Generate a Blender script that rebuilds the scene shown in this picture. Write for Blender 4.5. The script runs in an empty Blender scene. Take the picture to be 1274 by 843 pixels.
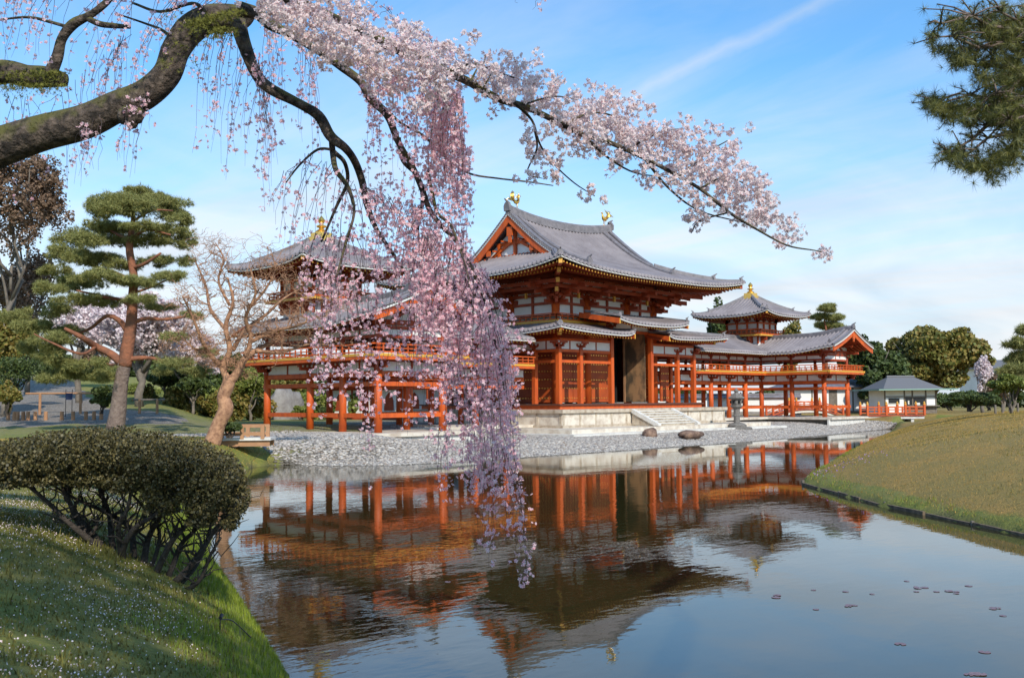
import bpy, math, random
import numpy as np
from mathutils import Vector
random.seed(7); rng = np.random.default_rng(7)
R = math.radians
sc = bpy.context.scene
COL = sc.collection
# ------------------------------------------------------------------ camera
CAM = np.array([-51.2423, -45.0223, 0.1742]); YAW, PIT, ROL, F = 0.798, 0.0628, -0.0066, 1221.9
fw = np.array([math.sin(YAW)*math.cos(PIT), math.cos(YAW)*math.cos(PIT), math.sin(PIT)])
rt0 = np.array([math.cos(YAW), -math.sin(YAW), 0.0]); up0 = np.cross(rt0, fw)
rt = rt0*math.cos(ROL)+up0*math.sin(ROL); upv = -rt0*math.sin(ROL)+up0*math.cos(ROL)
cd = bpy.data.cameras.new('camera'); cam = bpy.data.objects.new('camera', cd); COL.objects.link(cam)
from mathutils import Matrix
cam.matrix_world = Matrix(((rt[0], upv[0], -fw[0], CAM[0]), (rt[1], upv[1], -fw[1], CAM[1]), (rt[2], upv[2], -fw[2], CAM[2]), (0, 0, 0, 1)))
cd.sensor_width = 36; cd.lens = F/1274*36; cd.clip_start = 0.1; cd.clip_end = 9000
sc.camera = cam
# ------------------------------------------------------------------ light
SUN = np.array([-0.42*math.cos(R(35)), -0.906*math.cos(R(35)), math.sin(R(35))]); SUN /= np.linalg.norm(SUN)
w = bpy.data.worlds.new('World'); sc.world = w; w.use_nodes = True
nt = w.node_tree; N = nt.nodes; L = nt.links
for n in list(N): N.remove(n)
def nd(nodes, t, **kw):
    n = nodes.new(t)
    for k, v in kw.items(): setattr(n, k, v)
    return n
def mth(nt, op, a, b=None, clamp=False):
    n = nt.nodes.new('ShaderNodeMath'); n.operation = op; n.use_clamp = clamp
    for i, v in ((0, a), (1, b)):
        if v is None: continue
        if isinstance(v, (int, float)): n.inputs[i].default_value = v
        else: nt.links.new(v, n.inputs[i])
    return n.outputs[0]
sky = nd(N, 'ShaderNodeTexSky', sky_type='NISHITA'); sky.sun_disc = False
sky.sun_elevation = math.asin(SUN[2]); sky.sun_rotation = math.atan2(SUN[0], SUN[1])
sky.air_density = 1.0; sky.dust_density = 0.6; sky.ozone_density = 2.2
geo = nd(N, 'ShaderNodeTexCoord')
sep = nd(N, 'ShaderNodeSeparateXYZ'); L.new(geo.outputs['Generated'], sep.inputs[0])
X_, Y_, Z_ = sep.outputs
# clouds live on a flat layer: direction / height
zc = mth(nt, 'MAXIMUM', Z_, 0.02); zc = mth(nt, 'ADD', zc, 0.10)
cx_ = mth(nt, 'DIVIDE', X_, zc); cy_ = mth(nt, 'DIVIDE', Y_, zc)
cmb = nd(N, 'ShaderNodeCombineXYZ'); L.new(cx_, cmb.inputs[0]); L.new(cy_, cmb.inputs[1])
mp = nd(N, 'ShaderNodeMapping'); L.new(cmb.outputs[0], mp.inputs[0]); mp.inputs['Rotation'].default_value = (0, 0, R(40)); mp.inputs['Scale'].default_value = (1.6, 0.42, 1)
nz = nd(N, 'ShaderNodeTexNoise'); L.new(mp.outputs[0], nz.inputs['Vector']); nz.inputs['Scale'].default_value = 1.1; nz.inputs['Detail'].default_value = 7; nz.inputs['Roughness'].default_value = 0.6; nz.inputs['Distortion'].default_value = 0.5
def ramp(nt, src, stops):
    r = nt.nodes.new('ShaderNodeValToRGB'); nt.links.new(src, r.inputs[0])
    e = r.color_ramp.elements
    while len(e) < len(stops): e.new(0.5)
    for i, (p, c) in enumerate(stops):
        e[i].position = p; e[i].color = (c, c, c, 1) if isinstance(c, (int, float)) else (*c, 1)
    return r.outputs[0]
cl = ramp(nt, nz.outputs['Fac'], [(0.40, 0.0), (0.66, 1.0)])
lowband = ramp(nt, Z_, [(0.0, 1.0), (0.08, 0.86), (0.16, 0.58), (0.24, 0.27), (0.32, 0.08), (0.5, 0.0)])
cl2 = mth(nt, 'MULTIPLY', cl, ramp(nt, Z_, [(0.0, 0.9), (0.14, 0.8), (0.30, 0.30), (1.0, 0.18)]))
inv = mth(nt, 'MULTIPLY', mth(nt, 'SUBTRACT', 1.0, cl2), mth(nt, 'SUBTRACT', 1.0, lowband))
fac = mth(nt, 'SUBTRACT', 1.0, inv, True)
# a contrail: thin band across the sky in the direction of two points of it
def dirv(px, py):
    d = fw*F + rt*(px-637) - upv*(py-421.5); return d/np.linalg.norm(d)
A, B = dirv(800, 112), dirv(1025, 2); n_ = np.cross(A, B); n_ /= np.linalg.norm(n_); mid = (A+B); mid /= np.linalg.norm(mid); al = np.cross(n_, mid)
def dot(v):
    vd = nd(N, 'ShaderNodeVectorMath', operation='DOT_PRODUCT'); L.new(geo.outputs['Generated'], vd.inputs[0]); vd.inputs[1].default_value = tuple(v); return vd.outputs['Value']
nz2 = nd(N, 'ShaderNodeTexNoise'); L.new(geo.outputs['Generated'], nz2.inputs['Vector']); nz2.inputs['Scale'].default_value = 28; nz2.inputs['Detail'].default_value = 5
off = mth(nt, 'MULTIPLY', mth(nt, 'SUBTRACT', nz2.outputs['Fac'], 0.5), 0.014)
dn = mth(nt, 'ABSOLUTE', mth(nt, 'ADD', dot(n_), off))
core = ramp(nt, mth(nt, 'MULTIPLY', dn, 10.0), [(0.0, 0.40), (0.035, 0.28), (0.09, 0.07), (0.30, 0.0)])
ala = mth(nt, 'ADD', mth(nt, 'MULTIPLY', dot(al), 2.0), 0.5)
alf = ramp(nt, ala, [(0.0, 0.0), (0.22, 0.35), (0.40, 1.0), (0.75, 0.7), (1.0, 0.1)])
trail = mth(nt, 'MULTIPLY', core, alf)
fac = mth(nt, 'SUBTRACT', 1.0, mth(nt, 'MULTIPLY', mth(nt, 'SUBTRACT', 1.0, fac), mth(nt, 'SUBTRACT', 1.0, trail)), True)
tint = nd(N, 'ShaderNodeMixRGB', blend_type='MULTIPLY'); tint.inputs[0].default_value = 1.0; L.new(sky.outputs[0], tint.inputs[1]); tint.inputs[2].default_value = (0.56, 1.12, 1.40, 1)
mix = nd(N, 'ShaderNodeMixRGB'); L.new(fac, mix.inputs[0]); L.new(tint.outputs[0], mix.inputs[1])
mp3 = nd(N, 'ShaderNodeMapping'); L.new(cmb.outputs[0], mp3.inputs[0]); mp3.inputs['Rotation'].default_value = (0, 0, R(-30)); mp3.inputs['Scale'].default_value = (.5, 1.3, 1)
nz3 = nd(N, 'ShaderNodeTexNoise'); L.new(mp3.outputs[0], nz3.inputs['Vector']); nz3.inputs['Scale'].default_value = 1.3; nz3.inputs['Detail'].default_value = 6; nz3.inputs['Distortion'].default_value = .6
cc = ramp(nt, nz3.outputs['Fac'], [(.35, (4.2, 4.65, 5.15)), (.60, (5.45, 5.5, 5.65))]); L.new(cc, mix.inputs[2])
bg = nd(N, 'ShaderNodeBackground'); L.new(mix.outputs[0], bg.inputs[0]); bg.inputs[1].default_value = 0.13
ow = nd(N, 'ShaderNodeOutputWorld'); L.new(bg.outputs[0], ow.inputs[0])
sl = bpy.data.lights.new('sun', 'SUN'); sl.energy = 3.3; sl.angle = R(0.6); sl.color = (1.0, 0.93, 0.82)
so = bpy.data.objects.new('sun', sl); COL.objects.link(so); so.rotation_euler = Vector(SUN).to_track_quat('Z', 'Y').to_euler()
vs = sc.view_settings; sc.display_settings.display_device = 'sRGB'; vs.view_transform = 'Standard'; vs.look = 'None'; vs.exposure = 0.38; vs.gamma = 1.0
sc.cycles.max_bounces = 6; sc.cycles.diffuse_bounces = 3; sc.cycles.glossy_bounces = 3; sc.cycles.transmission_bounces = 3; sc.cycles.transparent_max_bounces = 6
sc.cycles.use_denoising = True; sc.cycles.sample_clamp_indirect = 6
# ------------------------------------------------------------------ materials
def mat(name, col, rough=0.7, col2=None, scale=5.0, metal=0.0, bump=0.0, bscale=None, island=None, detail=4, spec=None, stretch=None, contrast=(0.35, 0.65), transl=0.0):
    m = bpy.data.materials.new(name); m.use_nodes = True; t = m.node_tree; b = t.nodes['Principled BSDF']
    b.inputs['Roughness'].default_value = rough; b.inputs['Metallic'].default_value = metal
    if spec is not None: b.inputs['Specular IOR Level'].default_value = spec
    c = None
    gp = t.nodes.new('ShaderNodeNewGeometry'); vec = gp.outputs['Position']
    if stretch:
        mpp = t.nodes.new('ShaderNodeMapping'); t.links.new(vec, mpp.inputs[0]); mpp.inputs['Scale'].default_value = stretch; vec = mpp.outputs[0]
    if col2 is not None:
        n = t.nodes.new('ShaderNodeTexNoise'); n.inputs['Scale'].default_value = scale; n.inputs['Detail'].default_value = detail; n.inputs['Roughness'].default_value = 0.62
        t.links.new(vec, n.inputs['Vector'])
        c = ramp(t, n.outputs['Fac'], [(contrast[0], col), (contrast[1], col2)])
    if island is not None:
        a = ramp(t, gp.outputs['Random Per Island'], [(i/(len(island)-1) if len(island) > 1 else 0, x) for i, x in enumerate(island)])
        if c is None: c = a
        else:
            mx = t.nodes.new('ShaderNodeMixRGB'); mx.inputs[0].default_value = 0.65; t.links.new(c, mx.inputs[1]); t.links.new(a, mx.inputs[2]); c = mx.outputs[0]
    if c is None: b.inputs['Base Color'].default_value = (*col, 1)
    else: t.links.new(c, b.inputs['Base Color'])
    if bump:
        n = t.nodes.new('ShaderNodeTexNoise'); n.inputs['Scale'].default_value = bscale or scale*3; n.inputs['Detail'].default_value = 6; t.links.new(vec, n.inputs['Vector'])
        bp = t.nodes.new('ShaderNodeBump'); bp.inputs['Strength'].default_value = 1.0; bp.inputs['Distance'].default_value = bump; t.links.new(n.outputs['Fac'], bp.inputs['Height']); t.links.new(bp.outputs[0], b.inputs['Normal'])
    if transl:
        tr = t.nodes.new('ShaderNodeBsdfTranslucent')
        if c is None: tr.inputs[0].default_value = (*col, 1)
        else: t.links.new(c, tr.inputs[0])
        ms = t.nodes.new('ShaderNodeMixShader'); ms.inputs[0].default_value = transl
        t.links.new(b.outputs[0], ms.inputs[1]); t.links.new(tr.outputs[0], ms.inputs[2]); t.links.new(ms.outputs[0], t.nodes['Material Output'].inputs[0])
    return m
M = {}
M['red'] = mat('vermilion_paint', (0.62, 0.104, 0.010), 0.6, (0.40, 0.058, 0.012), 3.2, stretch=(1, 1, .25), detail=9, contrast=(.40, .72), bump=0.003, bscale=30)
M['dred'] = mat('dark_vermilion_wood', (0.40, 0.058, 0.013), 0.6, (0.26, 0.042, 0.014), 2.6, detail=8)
M['door'] = mat('door_paint', (0.50, 0.085, 0.010), 0.55, (0.32, 0.055, 0.012), 0.9)
M['yel'] = mat('ochre_paint', (0.66, 0.34, 0.045), 0.5)
M['gold'] = mat('gilded_bronze', (1.0, 0.62, 0.16), 0.28, metal=0.9)
M['white'] = mat('white_plaster', (0.80, 0.78, 0.76), 0.85, (0.72, 0.70, 0.67), 0.8)
M['wtrim'] = mat('white_trim', (0.62, 0.60, 0.57), 0.8)
M['tile'] = mat('roof_tile', (0.20, 0.170, 0.172), 0.5, (0.28, 0.243, 0.245), 0.8, island=None)
M['tile2'] = mat('ridge_tile', (0.14, 0.126, 0.132), 0.5, (0.23, 0.205, 0.212), 3.0)
M['green'] = mat('green_lattice', (0.03, 0.12, 0.09), 0.6)
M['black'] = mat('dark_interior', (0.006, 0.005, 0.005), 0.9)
M['board'] = mat('bare_door_board', (0.10, 0.075, 0.05), 0.30, (0.34, 0.20, 0.10), 1.1, stretch=(1, 1, .7), bump=0.01, contrast=(.45, .6))
M['stone'] = mat('podium_stone', (0.52, 0.44, 0.34), 0.9, (0.30, 0.22, 0.15), 2.4, bump=0.01, detail=9, contrast=(.42, .66))
M['pale'] = mat('pale_stone', (0.66, 0.59, 0.49), 0.9, (0.42, 0.33, 0.25), 2.0, bump=0.01, detail=9, contrast=(.44, .70))
M['wstone'] = mat('white_stone_block', (0.68, 0.65, 0.60), 0.85, (0.46, 0.42, 0.36), 2.6, detail=9, contrast=(.45, .75))
M['dstone'] = mat('dark_damp_stone', (0.10, 0.085, 0.065), 0.9, (0.18, 0.155, 0.125), 1.6, bump=0.03)
M['wood'] = mat('fresh_timber', (0.42, 0.22, 0.11), 0.7, (0.34, 0.17, 0.08), 3.0)
M['gwood'] = mat('grey_timber', (0.20, 0.165, 0.13), 0.85, (0.12, 0.10, 0.08), 4.0, bump=0.01)
M['kerb'] = mat('wet_brown_board', (0.20, 0.14, 0.085), 0.9, (0.085, 0.062, 0.042), 7, detail=8, contrast=(.4, .6))
M['dwood'] = mat('dark_floor_edge', (0.10, 0.035, 0.02), 0.6)
M['lantern'] = mat('weathered_granite', (0.13, 0.115, 0.10), 0.95, (0.22, 0.20, 0.18), 6, bump=0.02)
M['copper'] = mat('verdigris_copper', (0.22, 0.34, 0.28), 0.7)
M['glass'] = mat('window_glass', (0.02, 0.022, 0.025), 0.1)
M['rock'] = mat('brown_rock', (0.11, 0.065, 0.05), 0.95, (0.30, 0.19, 0.13), 3, bump=0.06)
M['grock'] = mat('grey_rock', (0.30, 0.28, 0.26), 0.95, (0.20, 0.18, 0.17), 2, bump=0.06)
M['cobble'] = mat('beach_cobble', (0.3, 0.3, 0.3), 0.9, island=[(0.16, 0.145, 0.135), (0.31, 0.28, 0.255), (0.42, 0.37, 0.32), (0.22, 0.205, 0.20), (0.58, 0.53, 0.47), (0.27, 0.20, 0.15)])
M['bark'] = mat('mossy_cherry_bark', (0.022, 0.016, 0.012), 0.95, (0.15, 0.11, 0.085), 13, bump=0.035, bscale=30, contrast=(.42, .66), detail=10)
_t = M['bark'].node_tree; _b = _t.nodes['Principled BSDF']; _src = _b.inputs['Base Color'].links[0].from_socket   # moss and lichen on upper sides
_g = _t.nodes.new('ShaderNodeNewGeometry'); _s = _t.nodes.new('ShaderNodeSeparateXYZ'); _t.links.new(_g.outputs['Normal'], _s.inputs[0])
_n = _t.nodes.new('ShaderNodeTexNoise'); _n.inputs['Scale'].default_value = 5; _n.inputs['Detail'].default_value = 8; _t.links.new(_g.outputs['Position'], _n.inputs['Vector'])
_f = ramp(_t, mth(_t, 'ADD', mth(_t, 'MULTIPLY', _s.outputs[2], .28), _n.outputs['Fac']), [(.56, 0.), (.72, .85)])
_m = _t.nodes.new('ShaderNodeMixRGB'); _t.links.new(_f, _m.inputs[0]); _t.links.new(_src, _m.inputs[1]); _m.inputs[2].default_value = (0.10, 0.095, 0.02, 1); _t.links.new(_m.outputs[0], _b.inputs['Base Color'])
M['moss'] = mat('moss', (0.10, 0.11, 0.015), 1.0, (0.18, 0.17, 0.03), 20)
M['twig'] = mat('dark_twig', (0.055, 0.038, 0.035), 0.9)
M['bushwood'] = mat('shrub_stem', (0.035, 0.027, 0.022), 0.95, (0.075, 0.06, 0.048), 14, bump=0.02)
M['pinebark'] = mat('red_pine_bark', (0.30, 0.11, 0.055), 0.95, (0.17, 0.075, 0.045), 3.5, bump=0.05, bscale=9)
M['pinebark2'] = mat('grey_pine_bark', (0.23, 0.17, 0.14), 0.95, (0.13, 0.09, 0.075), 5, bump=0.06, bscale=10)
M['myrtle'] = mat('crape_myrtle_bark', (0.50, 0.27, 0.15), 0.9, (0.22, 0.105, 0.06), 6, bump=0.02, bscale=22, detail=8)
M['needle'] = mat('pine_needle', (0.06, 0.09, 0.02), 0.7, island=[(0.14, 0.155, 0.045), (0.26, 0.26, 0.075), (0.38, 0.35, 0.12)], transl=0.25)
M['fneedle'] = mat('near_pine_needle', (0.05, 0.06, 0.015), 0.6, island=[(0.045, 0.055, 0.014), (0.10, 0.105, 0.02), (0.24, 0.22, 0.04)], transl=0.15)
M['petw'] = mat('pale_blossom', (0.80, 0.62, 0.62), 0.8, island=[(0.78, 0.60, 0.60), (0.88, 0.75, 0.74), (0.92, 0.82, 0.80)], transl=0.45)
M['petp'] = mat('pink_blossom', (0.78, 0.48, 0.56), 0.8, island=[(0.93, 0.48, 0.55), (0.97, 0.64, 0.68), (0.98, 0.82, 0.82)], transl=0.5)
M['eye'] = mat('blossom_eye', (0.42, 0.09, 0.11), 0.8)
M['farbl'] = mat('far_blossom', (0.78, 0.66, 0.66), 0.85, island=[(0.62, 0.48, 0.50), (0.80, 0.68, 0.69), (0.88, 0.80, 0.79)], transl=0.3)
M['bush'] = mat('azalea_leaf', (0.04, 0.045, 0.015), 0.55, island=[(0.040, 0.036, 0.013), (0.085, 0.073, 0.023), (0.165, 0.13, 0.045)], transl=0.1)
M['leafd'] = mat('dark_leaf', (0.03, 0.05, 0.015), 0.6, island=[(0.035, 0.055, 0.014), (0.065, 0.095, 0.022), (0.11, 0.14, 0.03)], transl=0.15)
M['leafo'] = mat('olive_bronze_leaf', (0.09, 0.075, 0.02), 0.6, island=[(0.09, 0.105, 0.02), (0.19, 0.18, 0.035), (0.31, 0.205, 0.05), (0.14, 0.16, 0.03)], transl=0.2)
M['leafr'] = mat('reddish_leaf', (0.10, 0.05, 0.03), 0.7, island=[(0.12, 0.075, 0.045), (0.20, 0.125, 0.075), (0.27, 0.16, 0.10)], transl=0.2)
M['leafg'] = mat('fresh_leaf', (0.10, 0.13, 0.02), 0.6, island=[(0.09, 0.12, 0.02), (0.17, 0.20, 0.035), (0.27, 0.28, 0.06)], transl=0.2)
M['grassg'] = mat('lush_grass', (0.10, 0.15, 0.01), 0.7, island=[(0.11, 0.155, 0.009), (0.20, 0.26, 0.014), (0.30, 0.35, 0.03)], transl=0.25)
M['grassd'] = mat('dry_grass', (0.22, 0.16, 0.05), 0.8, island=[(0.21, 0.155, 0.025), (0.42, 0.235, 0.045), (0.60, 0.37, 0.10), (0.22, 0.20, 0.03)], transl=0.2)
M['weed'] = mat('bank_herb', (0.08, 0.1, 0.02), 0.7, island=[(0.085, 0.075, 0.014), (0.16, 0.145, 0.024), (0.25, 0.215, 0.045)], transl=0.2)
M['petal'] = mat('fallen_petal', (0.8, 0.7, 0.7), 0.8, island=[(0.58, 0.43, 0.44), (0.80, 0.68, 0.66)])
M['lily'] = mat('lily_leaf', (0.16, 0.05, 0.06), 0.5, island=[(0.13, 0.07, 0.085), (0.24, 0.15, 0.16)])
M['blackm'] = mat('black_metal', (0.012, 0.014, 0.018), 0.4)
M['blue'] = mat('navy_panel', (0.02, 0.035, 0.09), 0.5)
M['farroof'] = mat('far_roof', (0.15, 0.145, 0.15), 0.6)
# ------------------------------------------------------------------ mesh helpers
LOC = {}
def props(o, label=None, cat=None, group=None, kind=None):
    if label: o['label'] = label
    if cat: o['category'] = cat
    if group: o['group'] = group
    if kind: o['kind'] = kind
    return o
def thing(name, label, cat, loc=(0, 0, 0), group=None):
    o = bpy.data.objects.new(name, None); o.empty_display_size = 0.3; COL.objects.link(o); o.location = loc
    LOC[o] = np.array(loc, float); return props(o, label, cat, group)
def link(name, me, mats, parent=None, smooth=False):
    for m in (mats if isinstance(mats, (list, tuple)) else [mats]): me.materials.append(M[m] if isinstance(m, str) else m)
    o = bpy.data.objects.new(name, me); COL.objects.link(o)
    if parent is not None: o.parent = parent
    LOC[o] = LOC.get(parent, np.zeros(3)) if parent is not None else np.zeros(3)
    if smooth: me.polygons.foreach_set('use_smooth', np.ones(len(me.polygons), dtype=bool))
    return o
def nm(name, V, faces, mats, parent=None, smooth=False, mi=None):
    """numpy mesh: faces = list of (nf,k) int arrays"""
    V = np.asarray(V, float)
    if parent is not None: V = V - LOC.get(parent, np.zeros(3))
    if not isinstance(faces, list): faces = [faces]
    me = bpy.data.meshes.new(name); me.vertices.add(len(V)); me.vertices.foreach_set('co', V.astype(np.float32).ravel())
    li = np.concatenate([f.ravel() for f in faces]).astype(np.int32); cnt = np.concatenate([np.full(len(f), f.shape[1]) for f in faces])
    st = np.concatenate([[0], np.cumsum(cnt)[:-1]]).astype(np.int32)
    me.loops.add(len(li)); me.loops.foreach_set('vertex_index', li)
    me.polygons.add(len(cnt)); me.polygons.foreach_set('loop_start', st)
    if mi is not None: me.polygons.foreach_set('material_index', np.asarray(mi, np.int32))
    me.update(calc_edges=True); me.validate()
    return link(name, me, mats, parent, smooth)
SPLIT = set('bargeboard porch_hip_rafter hip_rafter tie_beam lower_rail_beam upper_beam porch_beam log stake stair_cheek stair_side lattice_window white_facing_block reveal_stud white_wall_panel porch_wall_panel strut porch_strut post window notice_board pier girder tail_fitting balcony_edge verge_tiles ridge_tiles porch_ridge roof_ridge verge_trim leg'.split())
class MB:
    def __init__(s): s.v = []; s.f = []; s.m = []
    def add(s, vs, fs, mi=0):
        o = len(s.v); s.v.extend([tuple(map(float, q)) for q in vs])
        for q in fs: s.f.append(tuple(o+i for i in q)); s.m.append(mi)
    def box(s, x0, x1, y0, y1, z0, z1, mi=0):
        x0, x1 = min(x0, x1), max(x0, x1); y0, y1 = min(y0, y1), max(y0, y1); z0, z1 = min(z0, z1), max(z0, z1)
        s.add([(x0, y0, z0), (x1, y0, z0), (x1, y1, z0), (x0, y1, z0), (x0, y0, z1), (x1, y0, z1), (x1, y1, z1), (x0, y1, z1)],
              [(0, 3, 2, 1), (4, 5, 6, 7), (0, 1, 5, 4), (1, 2, 6, 5), (2, 3, 7, 6), (3, 0, 4, 7)], mi)
    def cbox(s, c, d, mi=0): s.box(c[0]-d[0]/2, c[0]+d[0]/2, c[1]-d[1]/2, c[1]+d[1]/2, c[2]-d[2]/2, c[2]+d[2]/2, mi)
    def beam(s, p, q, w, h, mi=0, capmi=None):
        """box from p to q, width w (horizontal), height h (down from p,q)"""
        p = np.array(p, float); q = np.array(q, float); d = q-p; n = np.array([-d[1], d[0], 0.0]); ln = np.linalg.norm(n)
        n = n/ln*w/2 if ln > 1e-6 else np.array([w/2, 0, 0]); dz = np.array([0, 0, h])
        vs = [p-n-dz, p+n-dz, p+n, p-n, q-n-dz, q+n-dz, q+n, q-n]
        s.add(vs, [(0, 1, 5, 4), (1, 2, 6, 5), (2, 3, 7, 6), (3, 0, 4, 7)], mi)
        s.add(vs, [(3, 2, 1, 0)], mi if capmi is None else capmi); s.add(vs, [(4, 5, 6, 7)], mi)
    def cyl(s, x, y, z0, z1, r, r1=None, n=14, mi=0):
        r1 = r if r1 is None else r1
        vs = [(x+r*math.cos(2*math.pi*i/n), y+r*math.sin(2*math.pi*i/n), z0) for i in range(n)]+[(x+r1*math.cos(2*math.pi*i/n), y+r1*math.sin(2*math.pi*i/n), z1) for i in range(n)]
        s.add(vs, [(i, (i+1) % n, n+(i+1) % n, n+i) for i in range(n)]+[tuple(range(n-1, -1, -1)), tuple(range(n, 2*n))], mi)
    def lathe(s, x, y, prof, n=16, mi=0):
        vs = [(x+r*math.cos(2*math.pi*(i+.5)/n), y+r*math.sin(2*math.pi*(i+.5)/n), z) for r, z in prof for i in range(n)]
        fs = [(k*n+i, k*n+(i+1) % n, (k+1)*n+(i+1) % n, (k+1)*n+i) for k in range(len(prof)-1) for i in range(n)]
        fs += [tuple(range(n-1, -1, -1)), tuple((len(prof)-1)*n+i for i in range(n))]
        s.add(vs, fs, mi)
    def sweep(s, pts, prof, mi=0):
        """profile [(side, up)] closed, swept along horizontal-ish path"""
        pts = [np.array(p, float) for p in pts]; k = len(prof); o = []
        for i, p in enumerate(pts):
            d = pts[min(i+1, len(pts)-1)]-pts[max(i-1, 0)]; n = np.array([d[1], -d[0], 0.0]); n /= max(np.linalg.norm(n), 1e-6)
            for a, b in prof: o.append(p+n*a+np.array([0, 0, b]))
        fs = [(i*k+j, i*k+(j+1) % k, (i+1)*k+(j+1) % k, (i+1)*k+j) for i in range(len(pts)-1) for j in range(k)]
        fs += [tuple(range(k-1, -1, -1)), tuple((len(pts)-1)*k+j for j in range(k))]
        s.add(o, fs, mi)
    def tube(s, pts, rad, n=8, mi=0):
        pts = [np.array(p, float) for p in pts]; m = len(pts)
        if not hasattr(rad, '__len__'): rad = [rad]*m
        o = []; u = None
        for i, p in enumerate(pts):
            d = pts[min(i+1, m-1)]-pts[max(i-1, 0)]; d = d/max(np.linalg.norm(d), 1e-9)
            if u is None: u = np.cross(d, [0, 0, 1.0] if abs(d[2]) < 0.9 else [1.0, 0, 0])
            u = u-d*np.dot(u, d); u /= max(np.linalg.norm(u), 1e-9); v = np.cross(d, u)
            for j in range(n):
                a = 2*math.pi*j/n; o.append(p+(u*math.cos(a)+v*math.sin(a))*rad[i])
        fs = [(i*n+j, i*n+(j+1) % n, (i+1)*n+(j+1) % n, (i+1)*n+j) for i in range(m-1) for j in range(n)]
        fs += [tuple(range(n-1, -1, -1)), tuple((m-1)*n+j for j in range(n))]
        s.add(o, fs, mi)
    def build(s, name, mats, parent=None, smooth=False):
        if not s.v: return None
        if name in SPLIT:
            par = list(range(len(s.v)))
            def fd(i):
                while par[i] != i: par[i] = par[par[i]]; i = par[i]
                return i
            for q in s.f:
                r0 = fd(q[0])
                for i in q[1:]: par[fd(i)] = r0
            comp = {}
            for q, m in zip(s.f, s.m): comp.setdefault(fd(q[0]), []).append((q, m))
            if 1 < len(comp) <= 100:
                for fs in comp.values():
                    ids = sorted({i for q, _ in fs for i in q}); rm = {i: k for k, i in enumerate(ids)}; c = MB(); c.v = [s.v[i] for i in ids]; c.f = [tuple(rm[i] for i in q) for q, _ in fs]; c.m = [m for _, m in fs]; o = c._build(name, mats, parent, smooth)
                return o
        return s._build(name, mats, parent, smooth)
    def _build(s, name, mats, parent=None, smooth=False):
        me = bpy.data.meshes.new(name); off = LOC.get(parent, np.zeros(3)) if parent is not None else np.zeros(3)
        me.from_pydata([tuple(np.array(q)-off) for q in s.v] if parent is not None else s.v, [], s.f)
        me.polygons.foreach_set('material_index', s.m); me.update()
        return link(name, me, mats, parent, smooth)
def spline(pts, k=6):
    """Catmull-Rom through rows of any width"""
    P = [np.array(p, float) for p in pts]; P = [2*P[0]-P[1]]+P+[2*P[-1]-P[-2]]; out = []
    for i in range(1, len(P)-2):
        a, b, c, d = P[i-1:i+3]
        for j in range(k):
            t = j/k; out.append(0.5*((2*b)+(-a+c)*t+(2*a-5*b+4*c-d)*t*t+(-a+3*b-3*c+d)*t**3))
    out.append(P[-2]); return out
def at(px, py, d=None, x=None, y=None, z=None):
    r = (fw*F+rt*(px-637)-upv*(py-421.5))/F
    t = d if d is not None else (x-CAM[0])/r[0] if x is not None else (y-CAM[1])/r[1] if y is not None else (z-CAM[2])/r[2]
    return CAM+r*t
def randrot(n):
    q = rng.normal(size=(n, 4)); q /= np.linalg.norm(q, axis=1)[:, None]; a, b, c, d = q.T
    return np.stack([np.stack([1-2*(c*c+d*d), 2*(b*c-a*d), 2*(b*d+a*c)], -1), np.stack([2*(b*c+a*d), 1-2*(b*b+d*d), 2*(c*d-a*b)], -1), np.stack([2*(b*d-a*c), 2*(c*d+a*b), 1-2*(b*b+c*c)], -1)], 1)
def zrot(n):
    a = rng.uniform(0, 2*math.pi, n); c, s = np.cos(a), np.sin(a); z = np.zeros(n); o = np.ones(n)
    return np.stack([np.stack([c, -s, z], -1), np.stack([s, c, z], -1), np.stack([z, z, o], -1)], 1)
def scatter(TV, TF, pos, rot, scl):
    """copies of a template joined in one array"""
    TV = np.asarray(TV, float); n = len(pos); k = len(TV)
    scl = np.asarray(scl, float); scl = scl[:, None, None] if scl.ndim == 1 else scl[:, None, :]
    V = np.einsum('nij,nkj->nki', rot, TV[None]*scl)+np.asarray(pos)[:, None, :]
    Fs = [(np.asarray(f)[None]+(np.arange(n)*k)[:, None, None]).reshape(-1, np.asarray(f).shape[1]) for f in TF]
    return V.reshape(-1, 3), Fs
# ------------------------------------------------------------------ terrain
WZ = -2.2
POND = [(-46.4, -37.6, 'b'), (-44.8, -34, 'b'), (-43.4, -30.7, 'b'), (-38.8, -22.8, 'b'), (-34.6, -16.0, 'b'), (-32.0, -12.9, 'b'), (-31.2, -12.3, 'b'), (-30.6, -12.6, 'g'),
        (-29.6, -14.8, 'g'), (-28.2, -16.3, 'g'), (-24, -16.9, 'g'), (-19, -16.6, 'g'), (-5.6, -16.3, 'g'), (4, -15.6, 'g'), (12, -14.5, 'g'), (20.4, -13.2, 'g'), (27, -12.6, 'g'), (33, -12.4, 'h'),
        (36, -15.5, 'h')]+[(*at(a_, b_, z=WZ)[:2], 'h') for a_, b_ in ((1128, 529), (1103, 541), (1080, 551), (1054, 565), (1028, 581), (1006, 594), (999, 603))]+[(-30, -35.7, 'h'), (-33, -39.5, 'h'), (-36.5, -44.5, 'h'),
        (-40, -50, 'b'), (-45, -52, 'b'), (-48.2, -48, 'b'), (-48.6, -43.4, 'b'), (-47.8, -40.3, 'b')]
def ss(a, b, x):
    t = np.clip((x-a)/(b-a), 0, 1); return t*t*(3-2*t)
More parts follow.
